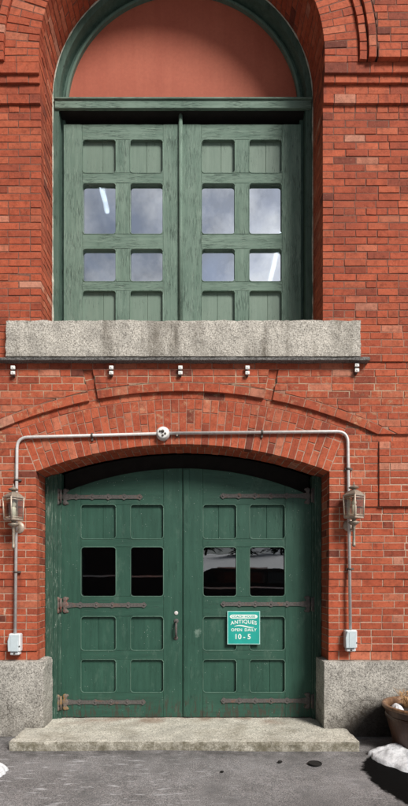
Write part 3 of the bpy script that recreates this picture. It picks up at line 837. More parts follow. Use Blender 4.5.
for x0, x1, cols in ((LX0 + .150, xm - .002, (lcol(81, 116), lcol(130.5, 163.5))), (xm + .002, LX1 - .082, (lcol(203, 236.5), lcol(249.5, 285)))):
    doors.append(leaf('carriage_door', x0, x1, .086, topf, cols, LROWS, YD, .06, [M['lov'], M['loh'], M['edge_low']], M['lov'], M['glass_low'], (2,), .028, False))
bm = bmesh.new(); box(bm, xm + .012, xm + .075, YD - .012, YD - .0005, .09, topf(xm) - .01, .004); link('cover_strip', bm, M['lov'], doors[1])

def hinge(door, xb, xe, z, mat, label=None):
    """strap hinge from the jamb at xb to the tip at xe"""
    s = 1 if xe > xb else -1; L = abs(xe - xb); bm = bmesh.new()
    nodes = [L - .030 - .170 * i for i in range(5)]
    def half(t):
        h = .020
        for q in nodes: h = max(h, .020 + .013 * math.exp(-((t - q) / .014) ** 2))
        if t < .16: h = max(h, .021 + .030 * (1 - t / .16) ** 1.5)
        if t > L - .03: h = max(.0, .0305 * (1 - ((t - (L - .03)) / .03) ** 1.3))
        return h
    N = 110; ts = [.045 + (L - .045) * i / N for i in range(N + 1)]
    up = [(xb + s * t, z + half(t)) for t in ts]; dn = [(xb + s * t, z - half(t)) for t in reversed(ts[:-1])]
    prism(bm, up + dn, YD - .010, YD - .0005)
    for q in nodes: disc_y(bm, xb + s * q, z, YD - .0095, .010, .004, 10, .006)
    o = link('strap_hinge', bm, M['iron'], door); bm = bmesh.new()
    # leafy butt on the door side and the jamb side
    for x, y in ((xb + s * .052, YD - .011), (xb - s * .022, .2995)):
        for dz in (-.062, 0, .062): disc_y(bm, x, z + dz, y + .0105, .027 if dz else .040, .012, 12, .003)
        box(bm, x - .016, x + .016, y - .0025, y + .0105, z - .062, z + .062)
    for dz in (-.082, .082): disc_y(bm, xb + s * .075, z + dz * .85, YD, .015, .008, 10, .004)
    tube(bm, [(xb + s * .014, .300, z - .072), (xb + s * .014, .300, z + .072)], .013, 10)
    b = link('hinge_butt', bm, mat, door)
    if label: b['label'] = label
for y, xe, m, lb in ((497, 143, 'iron', None), (605, 147, 'iron_rust', 'rust red hinge butt at handle height'), (702, 146, 'iron_yellow', 'lowest hinge butt crusted with ochre rust')):
    hinge(doors[0], PX(60.5, YD), PX(xe, YD), PZ(y, YD), M[m], lb)
for y, xs in ((496, 220), (604, 220.5), (700.5, 220.5)): hinge(doors[1], PX(312.5, YD), PX(xs, YD), PZ(y, YD), M['iron'])
# thumb latch and keyhole
hx = PX(176.2, YD); bm = bmesh.new()
disc_y(bm, hx, PZ(613, YD), YD - .0003, .021, .006, 18, .002); link('keyhole_cover', bm, M['pipe'], doors[0])
bm = bmesh.new()
for dz, r in ((PZ(621, YD), .026), (PZ(638, YD), .022)): disc_y(bm, hx, dz, YD - .0003, r, .007, 16, .004)
box(bm, hx - .012, hx + .012, YD - .0065, YD - .0005, PZ(638, YD), PZ(621, YD), .002)
za, zb_ = PZ(637, YD), PZ(622, YD)
tube(bm, [(hx, YD - .006, zb_), (hx, YD - .040, zb_ - .012), (hx, YD - .052, zb_ - .05), (hx, YD - .052, za + .05), (hx, YD - .040, za + .012), (hx, YD - .006, za)], .011, 10, taper=[.8, .9, 1.15, 1.2, .9, .8])
box(bm, hx - .010, hx + .010, YD - .060, YD - .02, zb_ + .008, zb_ + .016, .003)
link('door_handle', bm, M['iron'], doors[0])
# dent with broken paint beside the seam
# ------------------------------------------------------------------ fittings on the wall
def conduit_path(pts, rbend=.11, seg=7):
    out = [Vector(pts[0])]
    for a, b, c in zip(pts, pts[1:], pts[2:]):
        a, b, c = Vector(a), Vector(b), Vector(c); d1 = (a - b).normalized(); d2 = (c - b).normalized()
        for i in range(seg + 1):
            t = i / seg; p0, p2 = b + d1 * rbend, b + d2 * rbend
            out.append(p0 * (1 - t) ** 2 + b * 2 * t * (1 - t) + p2 * t * t)
    return out + [Vector(pts[-1])]
YC = -.052
def conduit(label, pts, clips):
    e = empty('electrical_conduit', (pts[0][0], 0, pts[0][2]), label, 'conduit', 'grey conduit runs around the arch')
    base = Vector(e.location)
    bm = bmesh.new(); tube(bm, [p - base for p in conduit_path(pts)], .0152, 12); link('pipe', bm, M['pipe'], e, True)
    for (x, z, horiz) in clips:
        bm = bmesh.new(); p = Vector((x, YC, z)) - base
        if horiz: tube(bm, [p - Vector((.010, 0, 0)), p + Vector((.010, 0, 0))], .0195, 12); box(bm, p.x - .010, p.x + .010, p.y + .006, p.y + .026, p.z - .050, p.z + .030, .002)
        else: tube(bm, [p - Vector((0, 0, .010)), p + Vector((0, 0, .010))], .0195, 12); box(bm, p.x - .030, p.x + .045, p.y + .006, p.y + .026, p.z - .010, p.z + .010, .002)
        link('pipe_clip', bm, M['pipe_dark'], e)
    return e
C = lambda x, y: (PX(x, YC), YC, PZ(y, YC))
jb = C(163, 433.5)
conduit('grey metal conduit bending down from the arch to the lantern near the left frame edge', [C(15.3, 635), C(17.2, 437.5), (jb[0] - .05, YC, jb[2] - .002)],
        [(C(16.6, 480)[0], C(16, 480)[2], False), (C(92, 435.5)[0], C(92, 435.6)[2], True), (C(15.9, 572)[0], C(16, 572)[2], False)])
conduit('grey metal conduit bending down to the lantern nearest the barrel planter', [C(350.3, 632), C(347.6, 431.5), (jb[0] + .05, YC, jb[2] + .002)],
        [(C(348.2, 469)[0], C(348, 469)[2], False), (C(262, 432.5)[0], C(262, 432.4)[2], True), (C(349.5, 569)[0], C(349, 569)[2], False)])
e = empty('junction_box', (jb[0], -.028, jb[2]), 'round grey junction box where both conduits meet over the arch', 'junction box')
bm = bmesh.new(); disc_y(bm, 0, 0, 0, .068, .050, 28); link('box_body', bm, M['pipe'], e)
bm = bmesh.new(); disc_y(bm, 0, 0, -.0505, .056, .008, 24, .004); link('cover_plate', bm, M['white'], e)
bm = bmesh.new()
for dx, dz in ((-.026, .012), (.024, -.010), (.0, -.028)): disc_y(bm, dx, dz, -.060, .011, .008, 10)
disc_y(bm, 0, .012, -.060, .016, .012, 12, .012)
link('socket', bm, M['pipe_dark'], e)
e = empty('wall_plug', (PX(177, -.03), -.028, PZ(435.8, -.03)), 'tiny dark threaded plug in the arch just right of the junction box', 'wall plug')
bm = bmesh.new(); disc_y(bm, 0, 0, 0, .017, .018, 12, .004); link('plug_body', bm, M['pipe_dark'], e)
bm = bmesh.new(); disc_y(bm, 0, 0, -.021, .010, .008, 8); link('plug_tip', bm, M['brass_lt'], e)

def outlet(x, y, label):
    e = empty('outlet_box', (PX(x, -.05), 0.0, PZ(y, -.05)), label, 'outlet box', 'weatherproof outlet boxes beside the doors')
    bm = bmesh.new(); box(bm, -.058, .058, -.075, .0, -.055, .125, .010); box(bm, -.046, .046, -.070, .0, -.088, -.0552, .008); link('box_body', bm, M['boxgrey'], e)
    bm = bmesh.new(); prism(bm, [(-.058, -.05), (.040, -.05), (.046, .115), (-.046, .115), (-.062, .05)], -.092, -.0755, .004)
    box(bm, -.026, -.020, -.0945, -.0922, -.04, .10); link('flip_cover', bm, M['boxblue'], e)
    for dx, dz, y, r in ((.051, .0, -.0752, .007), (.0, -.072, -.0702, .010)):
        bm = bmesh.new(); disc_y(bm, dx, dz, y, r, .007, 8); link('screw', bm, M['pipe_dark'], e)
outlet(15.3, 646, 'pale grey outlet box with flip cover under the left conduit, near the frame edge')
outlet(350.6, 642.5, 'pale grey outlet box with flip cover under the right conduit, above the planter side granite')

for x, y, lv, lb in ((14.5, 372, -.052, 'pair of white porcelain knobs below the left end of the stone sill'),
                 (112, 372, -.052, 'pair of white porcelain knobs between the left arch groove and the junction box'),
                 (180.5, 372, -.052, 'pair of white porcelain knobs below the middle of the sill'),
                 (247, 372, -.052, 'pair of white porcelain knobs just left of the right arch groove'),
                 (355.5, 369.5, -.052, 'pair of white porcelain knobs below the right end of the stone sill')):
    e = empty('cable_knob', (PX(x, lv), lv, PZ(y, lv)), lb, 'cable knob', 'white knobs in a row under the sill')
    bm = bmesh.new(); box(bm, -.010, .010, -.030, .003, -.052, .052, .002); link('back_strap', bm, M['pipe_dark'], e)
    for dz in (.027, -.025):
        bm = bmesh.new(); box(bm, -.021, .021, -.048, -.0305, dz - .017, dz + .017, .003); disc_y(bm, 0, dz, -.048, .008, .004, 10); link('knob', bm, M['white'], e)

# ------------------------------------------------------------------ coach lanterns
def lantern(x, zmid, flip, label):
    e = empty('wall_lantern', (x, -.02, zmid), label, 'lantern', 'coach lanterns beside the carriage doors')
    yo = -.135; S = .098          # half diagonal of the square body
    c0 = (0, yo)
    def quad(r, z): return [(c0[0] + r * math.cos(R(a)), c0[1] + r * math.sin(R(a)), z) for a in (-102 if flip else -82, -12 if flip else 8, 78 if flip else 98, 168 if flip else 188)]
    zt, zb = .105, -.105
    def frustum(bm, r0, z0, r1, z1, mi=0):
        a = [bm.verts.new(p) for p in quad(r0, z0)]; b = [bm.verts.new(p) for p in quad(r1, z1)]
        fs = [bm.faces.new(a[::-1]), bm.faces.new(b)] + [bm.faces.new((a[i], a[(i + 1) % 4], b[(i + 1) % 4], b[i])) for i in range(4)]
        for f in fs: f.material_index = mi
    bm = bmesh.new()
    frustum(bm, S * .92, zb - .010, S * .97, zb + .006); frustum(bm, S * 1.04, zt - .006, S * 1.08, zt + .008)
    top, bo = quad(S * 1.0, zt), quad(S * .90, zb)
    for i in range(4): tube(bm, [bo[i], top[i]], .0075, 6)
    for z, r in ((zt - .022, .985), (zb + .018, .925)):
        q = quad(S * r, z)
        for i in range(4): tube(bm, [q[i], q[(i + 1) % 4]], .004, 5)
    link('lantern_frame', bm, M['brass_lt'], e)
    bm = bmesh.new()
    frustum(bm, S * 1.0, zt + .0085, S * .62, zt + .040); frustum(bm, S * .60, zt + .0402, S * .34, zt + .054)
    lathe(bm, [(.020, zt + .054), (.018, zt + .064), (.046, zt + .072), (.050, zt + .080), (.030, zt + .092), (.012, zt + .100), (.014, zt + .107), (.006, zt + .113), (.004, zt + .135), (0, zt + .137)], 16, (0, yo, 0))
    link('lantern_cap', bm, M['brass'], e)
    for i in range(4):
        bm = bmesh.new(); a, b2 = Vector(bo[i]), Vector(bo[(i + 1) % 4]); c, d = Vector(top[(i + 1) % 4]), Vector(top[i])
        sh = lambda p, q: p + (q - p).normalized() * .006
        n = (b2 - a).cross(d - a).normalized() * .0015
        f = [sh(a, b2), sh(b2, a), sh(c, d), sh(d, c)]
        v0 = [bm.verts.new(p + n) for p in f]; v1 = [bm.verts.new(p - n) for p in f]
        bm.faces.new(v0); bm.faces.new(v1[::-1])
        for k in range(4): bm.faces.new((v0[k], v0[(k + 1) % 4], v1[(k + 1) % 4], v1[k]))
        link('glass_pane', bm, M['lampglass'], e)
    bm = bmesh.new(); lathe(bm, [(0, zb + .006), (.024, zb + .006), (.024, .005), (.020, .012), (0, .012)], 14, (0, yo, 0))
    lathe(bm, [(.012, .012), (.024, .030), (.025, .045), (.014, .068), (.003, .088), (0, .09)], 14, (0, yo, 0)); link('candle_bulb', bm, M['sleeve'], e, True)
    bm = bmesh.new()
    lathe(bm, [(.030, zb - .010), (.020, zb - .022), (.018, zb - .030), (.052, zb - .044), (.055, zb - .052), (.030, zb - .070), (.017, zb - .080), (.014, zb - .090),
               (.013, zb - .20), (.015, zb - .262), (.018, zb - .268), (.018, zb - .276), (.009, zb - .284), (0, zb - .290)], 16, (0, yo, 0))
    link('lantern_tail', bm, M['brass'], e, True)
    bm = bmesh.new(); disc_y(bm, 0, zb - .065, .010, .062, .020, 24, .008); link('back_plate', bm, M['brass_lt'], e)
    bm = bmesh.new(); z = zb - .065
    tube(bm, [(0, -.012, z - .02), (0, -.045, z - .045), (0, -.085, z - .045), (0, -.105, z - .018), (0, yo + .014, z + .012), (0, yo, z + .016)], .009, 8)
    link('scroll_arm', bm, M['brass'], e, True)
lantern(PX(13.6, -.155), PZ(508.5, -.155), False, 'tarnished brass coach lantern by the left conduit, hung over the left outlet box')
lantern(PX(353.8, -.155), PZ(506.5, -.155), True, 'tarnished brass coach lantern by the right conduit, on the same side as the planter')

# ------------------------------------------------------------------ sign on the door
def text_mesh(s, size, align='CENTER', ext=.0004, bold=.0, spacing=1.0):
    cu = bpy.data.curves.new('txt', 'FONT'); cu.body = s; cu.size = size; cu.align_x = align; cu.align_y = 'CENTER'; cu.extrude = ext; cu.offset = bold; cu.space_character = spacing
    o = bpy.data.objects.new('txt', cu); COL.objects.link(o); dg = bpy.context.evaluated_depsgraph_get()
    me = bpy.data.meshes.new_from_object(o.evaluated_get(dg)); bpy.data.objects.remove(o); bpy.data.curves.remove(cu)
    return me
sx, sz = (PX(227.2, .33) + PX(260, .33)) / 2, (PZ(611, .33) + PZ(644.2, .33)) / 2
W2, H2 = .174, .177
sign = empty('shop_sign', (sx, YD - .001, sz), 'square teal sign with white lettering screwed to the right carriage door', 'sign')
bm = bmesh.new(); box(bm, -W2, W2, -.016, 0, -H2, H2, .002); link('sign_board', bm, M['teal'], sign)
bm = bmesh.new(); w = .008
for x0, x1, z0, z1 in ((-W2, W2, H2 - w, H2), (-W2, W2, -H2, -H2 + w * .8), (-W2, -W2 + w, -H2 + w * .8, H2 - w), (W2 - w, W2, -H2 + w * .8, H2 - w)): box(bm, x0, x1, -.0172, -.0163, z0, z1)
link('sign_border', bm, plain('pale_teal_edge', (.35, .62, .58), .5), sign)
bm = bmesh.new()
n = 12; pts = []
for cx_, s in ((.118, 1), (-.118, -1)):
    for i in range(n + 1):
        a = -HPI + math.pi * i / n
        pts.append((cx_ + s * .030 * math.cos(a), .118 + s * .021 * math.sin(a)))
prism(bm, pts, -.0178, -.0163); link('sign_banner', bm, M['signwhite'], sign)
def letters(s, size, x, z, mat, y=-.0168, spacing=1.0, bold=.0, sxx=1.0, arc_=0.0):
    me = text_mesh(s, size, spacing=spacing, bold=bold)
    for v in me.vertices:
        a, b, c = v.co; a *= sxx
        v.co = (a + x, y - c, b + z - arc_ * a * a)
    me.materials.append(mat); o = bpy.data.objects.new('lettering', me); COL.objects.link(o); o.parent = sign
letters('COACH', .033, -.066, .117, M['teal'], -.0182, 1.05, .0008, 1.02)
letters('HOUSE', .033, .066, .117, M['teal'], -.0182, 1.05, .0008, 1.02)
letters('ANTIQUES', .054, 0, .063, M['signwhite'], spacing=1.1, bold=.001, arc_=.9)
letters('OPEN', .043, -.075, -.025, M['signwhite'], spacing=1.1, bold=.0008)
letters('DAILY', .043, .072, -.025, M['signwhite'], spacing=1.1, bold=.0008)
for t, x in (('10', -.062), ('-', .005), ('5', .058)): letters(t, .075, x, -.098, M['signwhite'], spacing=1.05, bold=.0015)
bm = bmesh.new()
up = [(-.10 + .21 * i / 24, .012 + .010 * math.sin(i / 24 * 5.2 + .4) + (.010 * math.sin(math.pi * i / 24)) ) for i in range(25)]
prism(bm, up + [(x, z - .004 - .010 * math.sin(math.pi * i / 24)) for i, (x, z) in reversed(list(enumerate(up)))], -.0172, -.0163)
link('sign_flourish', bm, M['signwhite'], sign)

# ------------------------------------------------------------------ planter, dead plant, snow
pc = Vector((PX(424, -.42), -.42, 0)); PH = .40
pot = empty('planter', tuple(pc), 'round brown barrel planter with a tan rim, against the granite at the photo right edge', 'planter')
bm = bmesh.new()
lathe(bm, [(0, .0), (.262, .0), (.272, .012), (.275, .04), (.268, .05), (.285, .12), (.306, .20), (.326, .285), (.334, .290), (.335, .312), (.330, .318), (.347, .375)], 56); link('pot_body', bm, M['pot'], pot, False)
bm = bmesh.new(); lathe(bm, [(.345, .3755), (.362, .378), (.368, .395), (.362, .408), (.340, .410), (.325, .400), (.318, .36), (.316, .30)], 56); link('pot_rim', bm, M['potrim'], pot, True)
bm = bmesh.new(); lathe(bm, [(.3155, .345), (.25, .352), (.15, .360), (.06, .362), (0, .362)], 40)
for v in bm.verts: v.co.z += .014 * mnoise.noise(v.co * 22)
link('soil', bm, M['soil'], pot, True)
def lump(name, loc, rx, ry, h, seed, label, cat, group=None, kind=None, arcs=None, bite=1.0):
    bm = bmesh.new(); n, m_ = 42, 12; ctr = bm.verts.new((0, 0, h))
    rows = []
    for j in range(1, m_ + 1):
        t = j / m_; row = []
        for i in range(n):
            a = 2 * math.pi * i / n
            rr = 1 + .30 * bite * mnoise.noise(Vector((math.cos(a) * 1.6 + seed, math.sin(a) * 1.6, seed))) + .10 * bite * mnoise.noise(Vector((math.cos(a) * 6 + seed, math.sin(a) * 6, 1)))
            x, y = rx * rr * t * math.cos(a), ry * rr * t * math.sin(a)
            z = h * max(0, 1 - t ** 2.6) + .35 * h * mnoise.noise(Vector((x * 14 + seed, y * 14, 0))) * (1 - t)
            row.append(bm.verts.new((x, y, z if j < m_ else -.012)))
        rows.append(row)
    for i in range(n): bm.faces.new((ctr, rows[0][i], rows[0][(i + 1) % n]))
    for a, b in zip(rows, rows[1:]):
        for i in range(n): bm.faces.new((a[i], b[i], b[(i + 1) % n], a[(i + 1) % n]))
    o = link(name, bm, M['snow'], None, True); o.location = loc
    return tag(o, label, cat, group, kind)
lump('snow_clump', (pc.x - .245, pc.y + .02, .350), .058, .09, .060, 2.1, 'larger snow clump on the planter soil, close to its rim', 'snow clump', 'snow clumps in the planter')
lump('snow_clump', (pc.x - .225, pc.y - .15, .345), .060, .055, .038, 6.4, 'smaller snow clump in front of the larger one in the planter', 'snow clump', 'snow clumps in the planter')
lump('snow_clump', (pc.x + .17, pc.y - .08, .352), .07, .09, .05, 8.9, 'snow clump on the planter soil to the right of the dead plant', 'snow clump', 'snow clumps in the planter')
plant = empty('dead_plant', (pc.x - .10, pc.y + .10, .352), 'tuft of dead straw coloured stalks standing in the planter', 'plant')
bm = bmesh.new()
for i in range(60):
    a = random.uniform(0, 2 * math.pi); r0 = random.uniform(0, .05); L = random.uniform(.12, .25); sp = random.uniform(.10, .6)
    p0 = Vector((r0 * math.cos(a), r0 * math.sin(a), -.01)); d = Vector((math.cos(a) * sp, math.sin(a) * sp, 1)).normalized()
    p1 = p0 + d * L * .5; p2 = p1 + (d + Vector((math.cos(a) * .5, math.sin(a) * .5, -.5)) * random.uniform(.2, 1)) * L * .5
    tube(bm, [p0, p1, p2], .0034, 4, taper=[1, .8, .4])
link('stalks', bm, M['straw'], plant)
bm = bmesh.new()
for i in range(60):
    a = random.uniform(0, 2 * math.pi); r = random.uniform(.0, .09); z = random.uniform(.02, .16)
    p = Vector((r * math.cos(a), r * math.sin(a), z)); u = Vector((random.gauss(0, 1), random.gauss(0, 1), random.gauss(0, .6))).normalized(); w = u.orthogonal().normalized()
    L, ww = random.uniform(.015, .035), random.uniform(.004, .009)
    bm.faces.new([bm.verts.new(q) for q in (p - u * L, p + w * ww, p + u * L, p - w * ww)])
link('dry_leaves', bm, M['straw'], plant, recalc=False)
# crescent of ploughed snow in front of the tub
bm = bmesh.new(); nu, nv = 110, 22; rows = []
for i in range(nu + 1):
    a = R(158) + R(190) * i / nu; row = []
    wsc = min(1, (i / nu) * 5 + .1) * min(1, (1 - i / nu) * 5 + .1)
    r0 = .235; wd = (.28 + .12 * min(1, max(0, (i / nu - .12) / .3)) + .06 * mnoise.noise(Vector((a * 2.3, 3, 0))) + .022 * mnoise.noise(Vector((a * 8, 7, 0)))) * wsc
    for j in range(nv + 1):
        t = j / nv; r = r0 + wd * t
        x, y = r * math.cos(a) * 1.06, r * math.sin(a)
        z = .062 * wsc * math.sqrt(max(0, 1 - t ** 1.7)) + (.020 * mnoise.noise(Vector((x * 9, y * 9, 4))) + .009 * mnoise.noise(Vector((x * 37, y * 37, 4)))) * min(1, (1 - t) * 4)
        row.append(bm.verts.new((x, y, max(z, .0) if j < nv else -.015)))
    rows.append(row)
for a, b in zip(rows, rows[1:]):
    for j in range(nv): bm.faces.new((a[j], b[j], b[j + 1], a[j + 1]))
o = link('snow_drift', bm, M['snow'], None, True); o.location = (pc.x, pc.y, 0)
tag(o, 'crescent of dirty white snow heaped around the foot of the planter', 'snow drift')
lump('snow_drift', (PX(-9, -1.0), -.97, .0), .13, .10, .07, 4.2, 'small wedge of snow on the asphalt at the photo left edge', 'snow drift', bite=1.4)

# ------------------------------------------------------------------ ground
bm = bmesh.new()
xs = [-150, -40, -12, -6] + [-4 + .1 * i for i in range(81)] + [6, 12, 40, 150]
ys = [-150, -60, -20, -8] + [-4 + .1 * i for i in range(41)] + [.02, 12, 150]
ys = sorted(set(ys))
g = [[bm.verts.new((x, y, (.012 * mnoise.noise(Vector((x * .8, y * .8, 2))) + .003 * mnoise.noise(Vector((x * 5, y * 5, 9))) if abs(x) < 4 and -4 < y < .0 else 0) - .006)) for y in ys] for x in xs]
for a, b in zip(g, g[1:]):
    for j in range(len(ys) - 1): bm.faces.new((a[j], b[j], b[j + 1], a[j + 1]))
tag(link('ground', bm, M['asphalt'], None, True), kind='structure')
def depthY(py): return CZ * F / (py - HY) - DIST
for x, y, r, lb in ((315, 763.5, .058, 'largest black oval cap set in the asphalt before the doorstep'), (280, 762, .019, 'small black cap in the asphalt left of the largest one'),
                    (222, 772, .014, 'small black cap in the asphalt farthest from the planter')):
    Y = depthY(y); bm = bmesh.new(); lathe(bm, [(0, .0), (r, 0), (r, .006), (r * .85, .008), (r * .8, .004), (0, .004)], 22)
    o = link('valve_cap', bm, M['cap'], None); o.location = (PX(x, Y), Y, 0); tag(o, lb, 'valve cap', 'black caps set in the asphalt')

# ------------------------------------------------------------------ across the street (mirrored in the lower panes)
bm = bmesh.new(); gx = [-90 + 6 * i for i in range(31)]; gy = [-24, -28, -34, -42, -52, -64, -80, -120]
hz_ = [-.3, .9, 2.0, 3.2, 4.4, 5.2, 5.6, 5.6]
gg = [[bm.verts.new((x, y, z + .8 * mnoise.noise(Vector((x * .06, y * .06, 0))) * min(1, z + .3))) for y, z in zip(gy, hz_)] for x in gx]
for a, b in zip(gg, gg[1:]):
    for j in range(len(gy) - 1): bm.faces.new((a[j], b[j], b[j + 1], a[j + 1]))
tag(link('hill', bm, M['snow'], None, True), kind='structure')
M['bark'] = plain('bark', (.07, .05, .035), .9, 0, .4, 8); M['needle'] = plain('dark_needles', (.020, .040, .026), .8, 0, .5, 3)
M['carpaint'] = plain('black_car_paint', (.010, .011, .013), .6, 0, .1); M['carglass'] = plain('car_window', (.02, .025, .03), .1)
M['chrome'] = plain('bright_trim', (.75, .76, .78), .25, .6); M['rubber'] = plain('tyre_rubber', (.02, .02, .02), .85)
def evergreen(x, y, h, z, label):
    e = empty('evergreen_tree', (x, y, z), label, 'tree', 'evergreen trees across the street')
    bm = bmesh.new(); tube(bm, [(0, 0, -.3), (0, 0, h * .5), (0, 0, h * .97)], .16, 8, taper=[1, .6, .1]); link('trunk', bm, M['bark'], e)
    bm = bmesh.new(); rg = random.Random(int(x * 7 + y))
    for i in range(1500):
        t = rg.random() ** .8; zz = .06 * h + t * h * .94; r = (1 - t) * h * .27 * math.sqrt(rg.random()) * (1 + .3 * math.sin(t * 50)) + .05; a = rg.uniform(0, 6.283)
        p = Vector((r * math.cos(a), r * math.sin(a), zz)); u = Vector((math.cos(a), math.sin(a), rg.uniform(-.7, .1))) * rg.uniform(.2, .5); w = Vector((-math.sin(a), math.cos(a), rg.uniform(-.3, .3))) * rg.uniform(.12, .25)
        bm.faces.new([bm.verts.new(q) for q in (p - u, p + w, p + u, p - w)])
    link('crown', bm, M['needle'], e, recalc=False)
for x, y, h, z, lb in ((-8.4, -19, 9, 0, 'tall dark evergreen behind the parked van'), (-10.5, -20, 8, 0, 'dark evergreen at the left end of the row'),
                 (5.5, -50, 6, 4, 'small evergreen on the snowy hill, mirrored in the right door panes'), (10.5, -54, 7.5, 4.3, 'evergreen at the right end of the snowy hill'), (1.5, -56, 7, 4.6, 'evergreen on the snowy hill behind the parked car')):
    evergreen(x, y, h, z, lb)
car = empty('parked_car', (2.4, -12.0, 0), 'black parked car mirrored in the panes of the right carriage door', 'car')
def side(pts, y0, y1, name, mat, bev=.03):
    bm = bmesh.new(); prism(bm, pts, y0, y1, bev); return link(name, bm, M[mat], car)
side([(-2.3, .38), (2.3, .38), (2.34, .85), (2.28, 1.20), (1.35, 1.36), (-2.2, 1.38), (-2.33, 1.05)], -.9, .9, 'body', 'carpaint', .06)
side([(-2.15, 1.37), (1.3, 1.36), (.65, 1.90), (.3, 1.95), (-1.8, 1.95), (-2.05, 1.82)], -.80, .80, 'cabin', 'carpaint', .06)
for x0, x1, t0, t1 in ((-1.95, -1.0, -1.85, -1.0), (-.92, .0, -.92, .0), (.08, 1.0, .08, .52)):
    for ys in ((.795, .812), (-.812, -.795)): side([(x0, 1.46), (x1, 1.46), (t1, 1.82), (t0, 1.82)], ys[0], ys[1], 'window', 'carglass', .003)
for ys in ((.90, .915), (-.915, -.90)): side([(-2.1, 1.26), (1.3, 1.26), (1.3, 1.31), (-2.1, 1.31)], ys[0], ys[1], 'trim_strip', 'chrome', .002)
for ys in ((.68, .72), (-.72, -.68)): side([(-1.6, 1.955), (.1, 1.955), (.1, 1.995), (-1.6, 1.995)], ys[0], ys[1], 'roof_rail', 'chrome', .005)
for x in (-1.4, 1.45):
    for y0, y1 in ((.70, .93), (-.93, -.70)):
        t = side([(x + .35 * math.cos(a * math.pi / 12), .35 + .35 * math.sin(a * math.pi / 12)) for a in range(24)], y0, y1, 'wheel', 'rubber', .03)
        bm = bmesh.new(); yy = y1 + .002 if y0 > 0 else y0 - .002
        prism(bm, [(x + .21 * math.cos(a * math.pi / 10), .35 + .21 * math.sin(a * math.pi / 10)) for a in range(20)], yy - .004, yy + .004); link('rim', bm, M['chrome'], t)
for y in (.6, -.6):
    bm = bmesh.new(); box(bm, 2.30, 2.355, y - .18, y + .18, .72, .88, .02); link('headlight', bm, M['chrome'], car)
van = empty('parked_van', (-2.7, -12.4, 0), 'tall black van with a pale stripe, mirrored in the panes of the left carriage door', 'van')
def vside(pts, y0, y1, name, mat, bev=.03, par=None):
    bm = bmesh.new(); prism(bm, pts, y0, y1, bev); return link(name, bm, M[mat], par or van)
vside([(-2.6, .42), (2.4, .42), (2.45, 2.75), (2.2, 2.85), (-1.6, 2.85), (-2.0, 2.65), (-2.45, 1.75), (-2.9, 1.45), (-2.95, .6)], -1.0, 1.0, 'body', 'carpaint', .08)
for ys in ((1.0, 1.012), (-1.012, -1.0)):
    vside([(-2.4, 1.66), (2.35, 1.66), (2.35, 1.71), (-2.4, 1.71)], ys[0], ys[1], 'stripe', 'chrome', .002)
    vside([(-2.1, 1.78), (-1.0, 1.78), (-1.0, 2.4), (-1.8, 2.4)], ys[0], ys[1], 'window', 'carglass', .002)
for x in (-1.7, 1.5):
    for y0, y1 in ((.80, 1.03), (-1.03, -.80)):
        t = vside([(x + .38 * math.cos(a * math.pi / 12), .38 + .38 * math.sin(a * math.pi / 12)) for a in range(24)], y0, y1, 'wheel', 'rubber', .03)
        bm = bmesh.new(); yy = y1 + .002 if y0 > 0 else y0 - .002
        prism(bm, [(x + .22 * math.cos(a * math.pi / 10), .38 + .22 * math.sin(a * math.pi / 10)) for a in range(20)], yy - .004, yy + .004); link('rim', bm, M['chrome'], t)
# ------------------------------------------------------------------ lit tubes in the loft
for px, py, d0, d1, lb in ((101, 185, 6.55, 7.68, 'lit tube lamp seen through a glazed pane of the left loft door'), (278, 249, 8.2, 10.2, 'lit tube lamp seen through the lowest right loft pane')):
    D = 5.65 * F / (HY - py); X = (px - CX) / F * D
    e = empty('tube_lamp', (X, (d0 + d1) / 2 - DIST, 7.2), lb, 'tube lamp', 'tube lamps on the loft ceiling')
    L = (d1 - d0) / 2
    bm = bmesh.new(); box(bm, -.045, .045, -L - .02, L + .02, .05, .13, .004); link('housing', bm, M['white'], e)
    bm = bmesh.new(); tube(bm, [(0, -L, 0.012), (0, L, .012)], .036, 12); link('tube', bm, M['tube'], e)

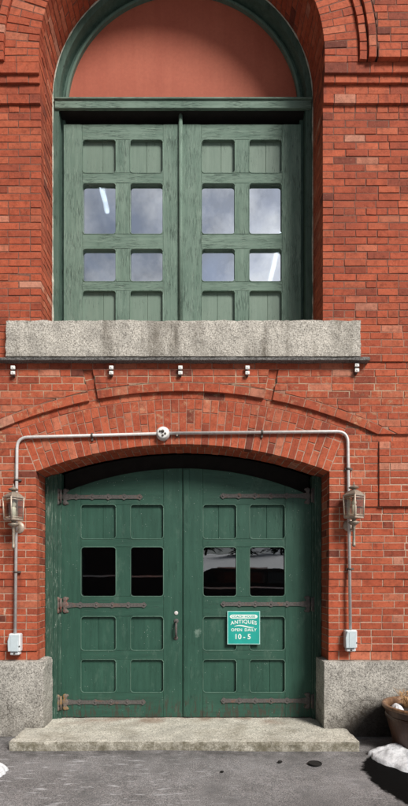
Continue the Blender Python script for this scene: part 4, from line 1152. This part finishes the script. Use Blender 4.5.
# ------------------------------------------------------------------ light, sky, camera
SUN_AZ, SUN_EL = R(36), R(41)      # to the right of the wall's normal, above the horizon
d = Vector((math.sin(SUN_AZ) * math.cos(SUN_EL), -math.cos(SUN_AZ) * math.cos(SUN_EL), math.sin(SUN_EL)))
sl = bpy.data.lights.new('sun', 'SUN'); sl.energy = 3.0; sl.angle = R(20); sl.color = (1, .95, .88)
so = bpy.data.objects.new('sun', sl); COL.objects.link(so); so.rotation_euler = d.to_track_quat('Z', 'Y').to_euler(); so.location = (4, -6, 9)
w = bpy.data.worlds.new('World'); sc.world = w; w.use_nodes = True; nt = w.node_tree; nt.nodes.clear()
out = nt.nodes.new('ShaderNodeOutputWorld'); bg = nt.nodes.new('ShaderNodeBackground'); sky = nt.nodes.new('ShaderNodeTexSky')
sky.sky_type = 'NISHITA'; sky.sun_disc = False; sky.sun_elevation = SUN_EL
sky.sun_rotation = math.atan2(d.x, d.y)
v = nt.nodes.new('ShaderNodeTexCoord').outputs['Generated']
cloud = noise(nt, scaled(nt, v, (1, 1, 1.6)), 5.5, 7, .6, .3)
cfac = ramp(nt, cloud, [(.36, .55), (.60, 1.0)])
ccol = ramp(nt, noise(nt, v, 9.0, 6, .6), [(.38, (2.7, 2.85, 3.15)), (.60, (6.7, 6.75, 6.8))])
dxyz = sep(nt, v)
dv = nt.nodes.new('ShaderNodeVectorMath'); dv.operation = 'DISTANCE'; nt.links.new(v, dv.inputs[0]); dv.inputs[1].default_value = (.05, -.83, .56)
lit = mth(nt, 'MULTIPLY', rng(nt, dxyz[0], -.65, .35, .07, 1.0), rng(nt, dv.outputs['Value'], .70, .25, .80, 1.9))   # sky dimmed on the left to darken reveals, brightened where loft panes mirror it
vs = nt.nodes.new('ShaderNodeVectorMath'); vs.operation = 'SCALE'; nt.links.new(mix(nt, cfac, sky.outputs[0], ccol), vs.inputs[0]); nt.links.new(lit, vs.inputs[3])
nt.links.new(vs.outputs[0], bg.inputs[0])
bg.inputs[1].default_value = .05
nt.links.new(bg.outputs[0], out.inputs[0])

cam = bpy.data.cameras.new('camera'); co = bpy.data.objects.new('camera', cam); COL.objects.link(co)
co.location = (0, -DIST, CZ); co.rotation_euler = (R(90), 0, 0)
cam.sensor_fit = 'AUTO'; cam.sensor_width = 36; cam.lens = 36 * F / 806
cam.shift_y = (HY - 403) / 806; cam.shift_x = (204 - CX) / 806
cam.clip_end = 600; cam.clip_start = .05
sc.camera = co
sc.view_settings.view_transform = 'Standard'; sc.view_settings.look = 'None'; sc.view_settings.gamma = 1; sc.view_settings.use_curve_mapping = False
sc.view_settings.exposure = 0.7
sc.cycles.max_bounces = 6; sc.cycles.use_denoising = True
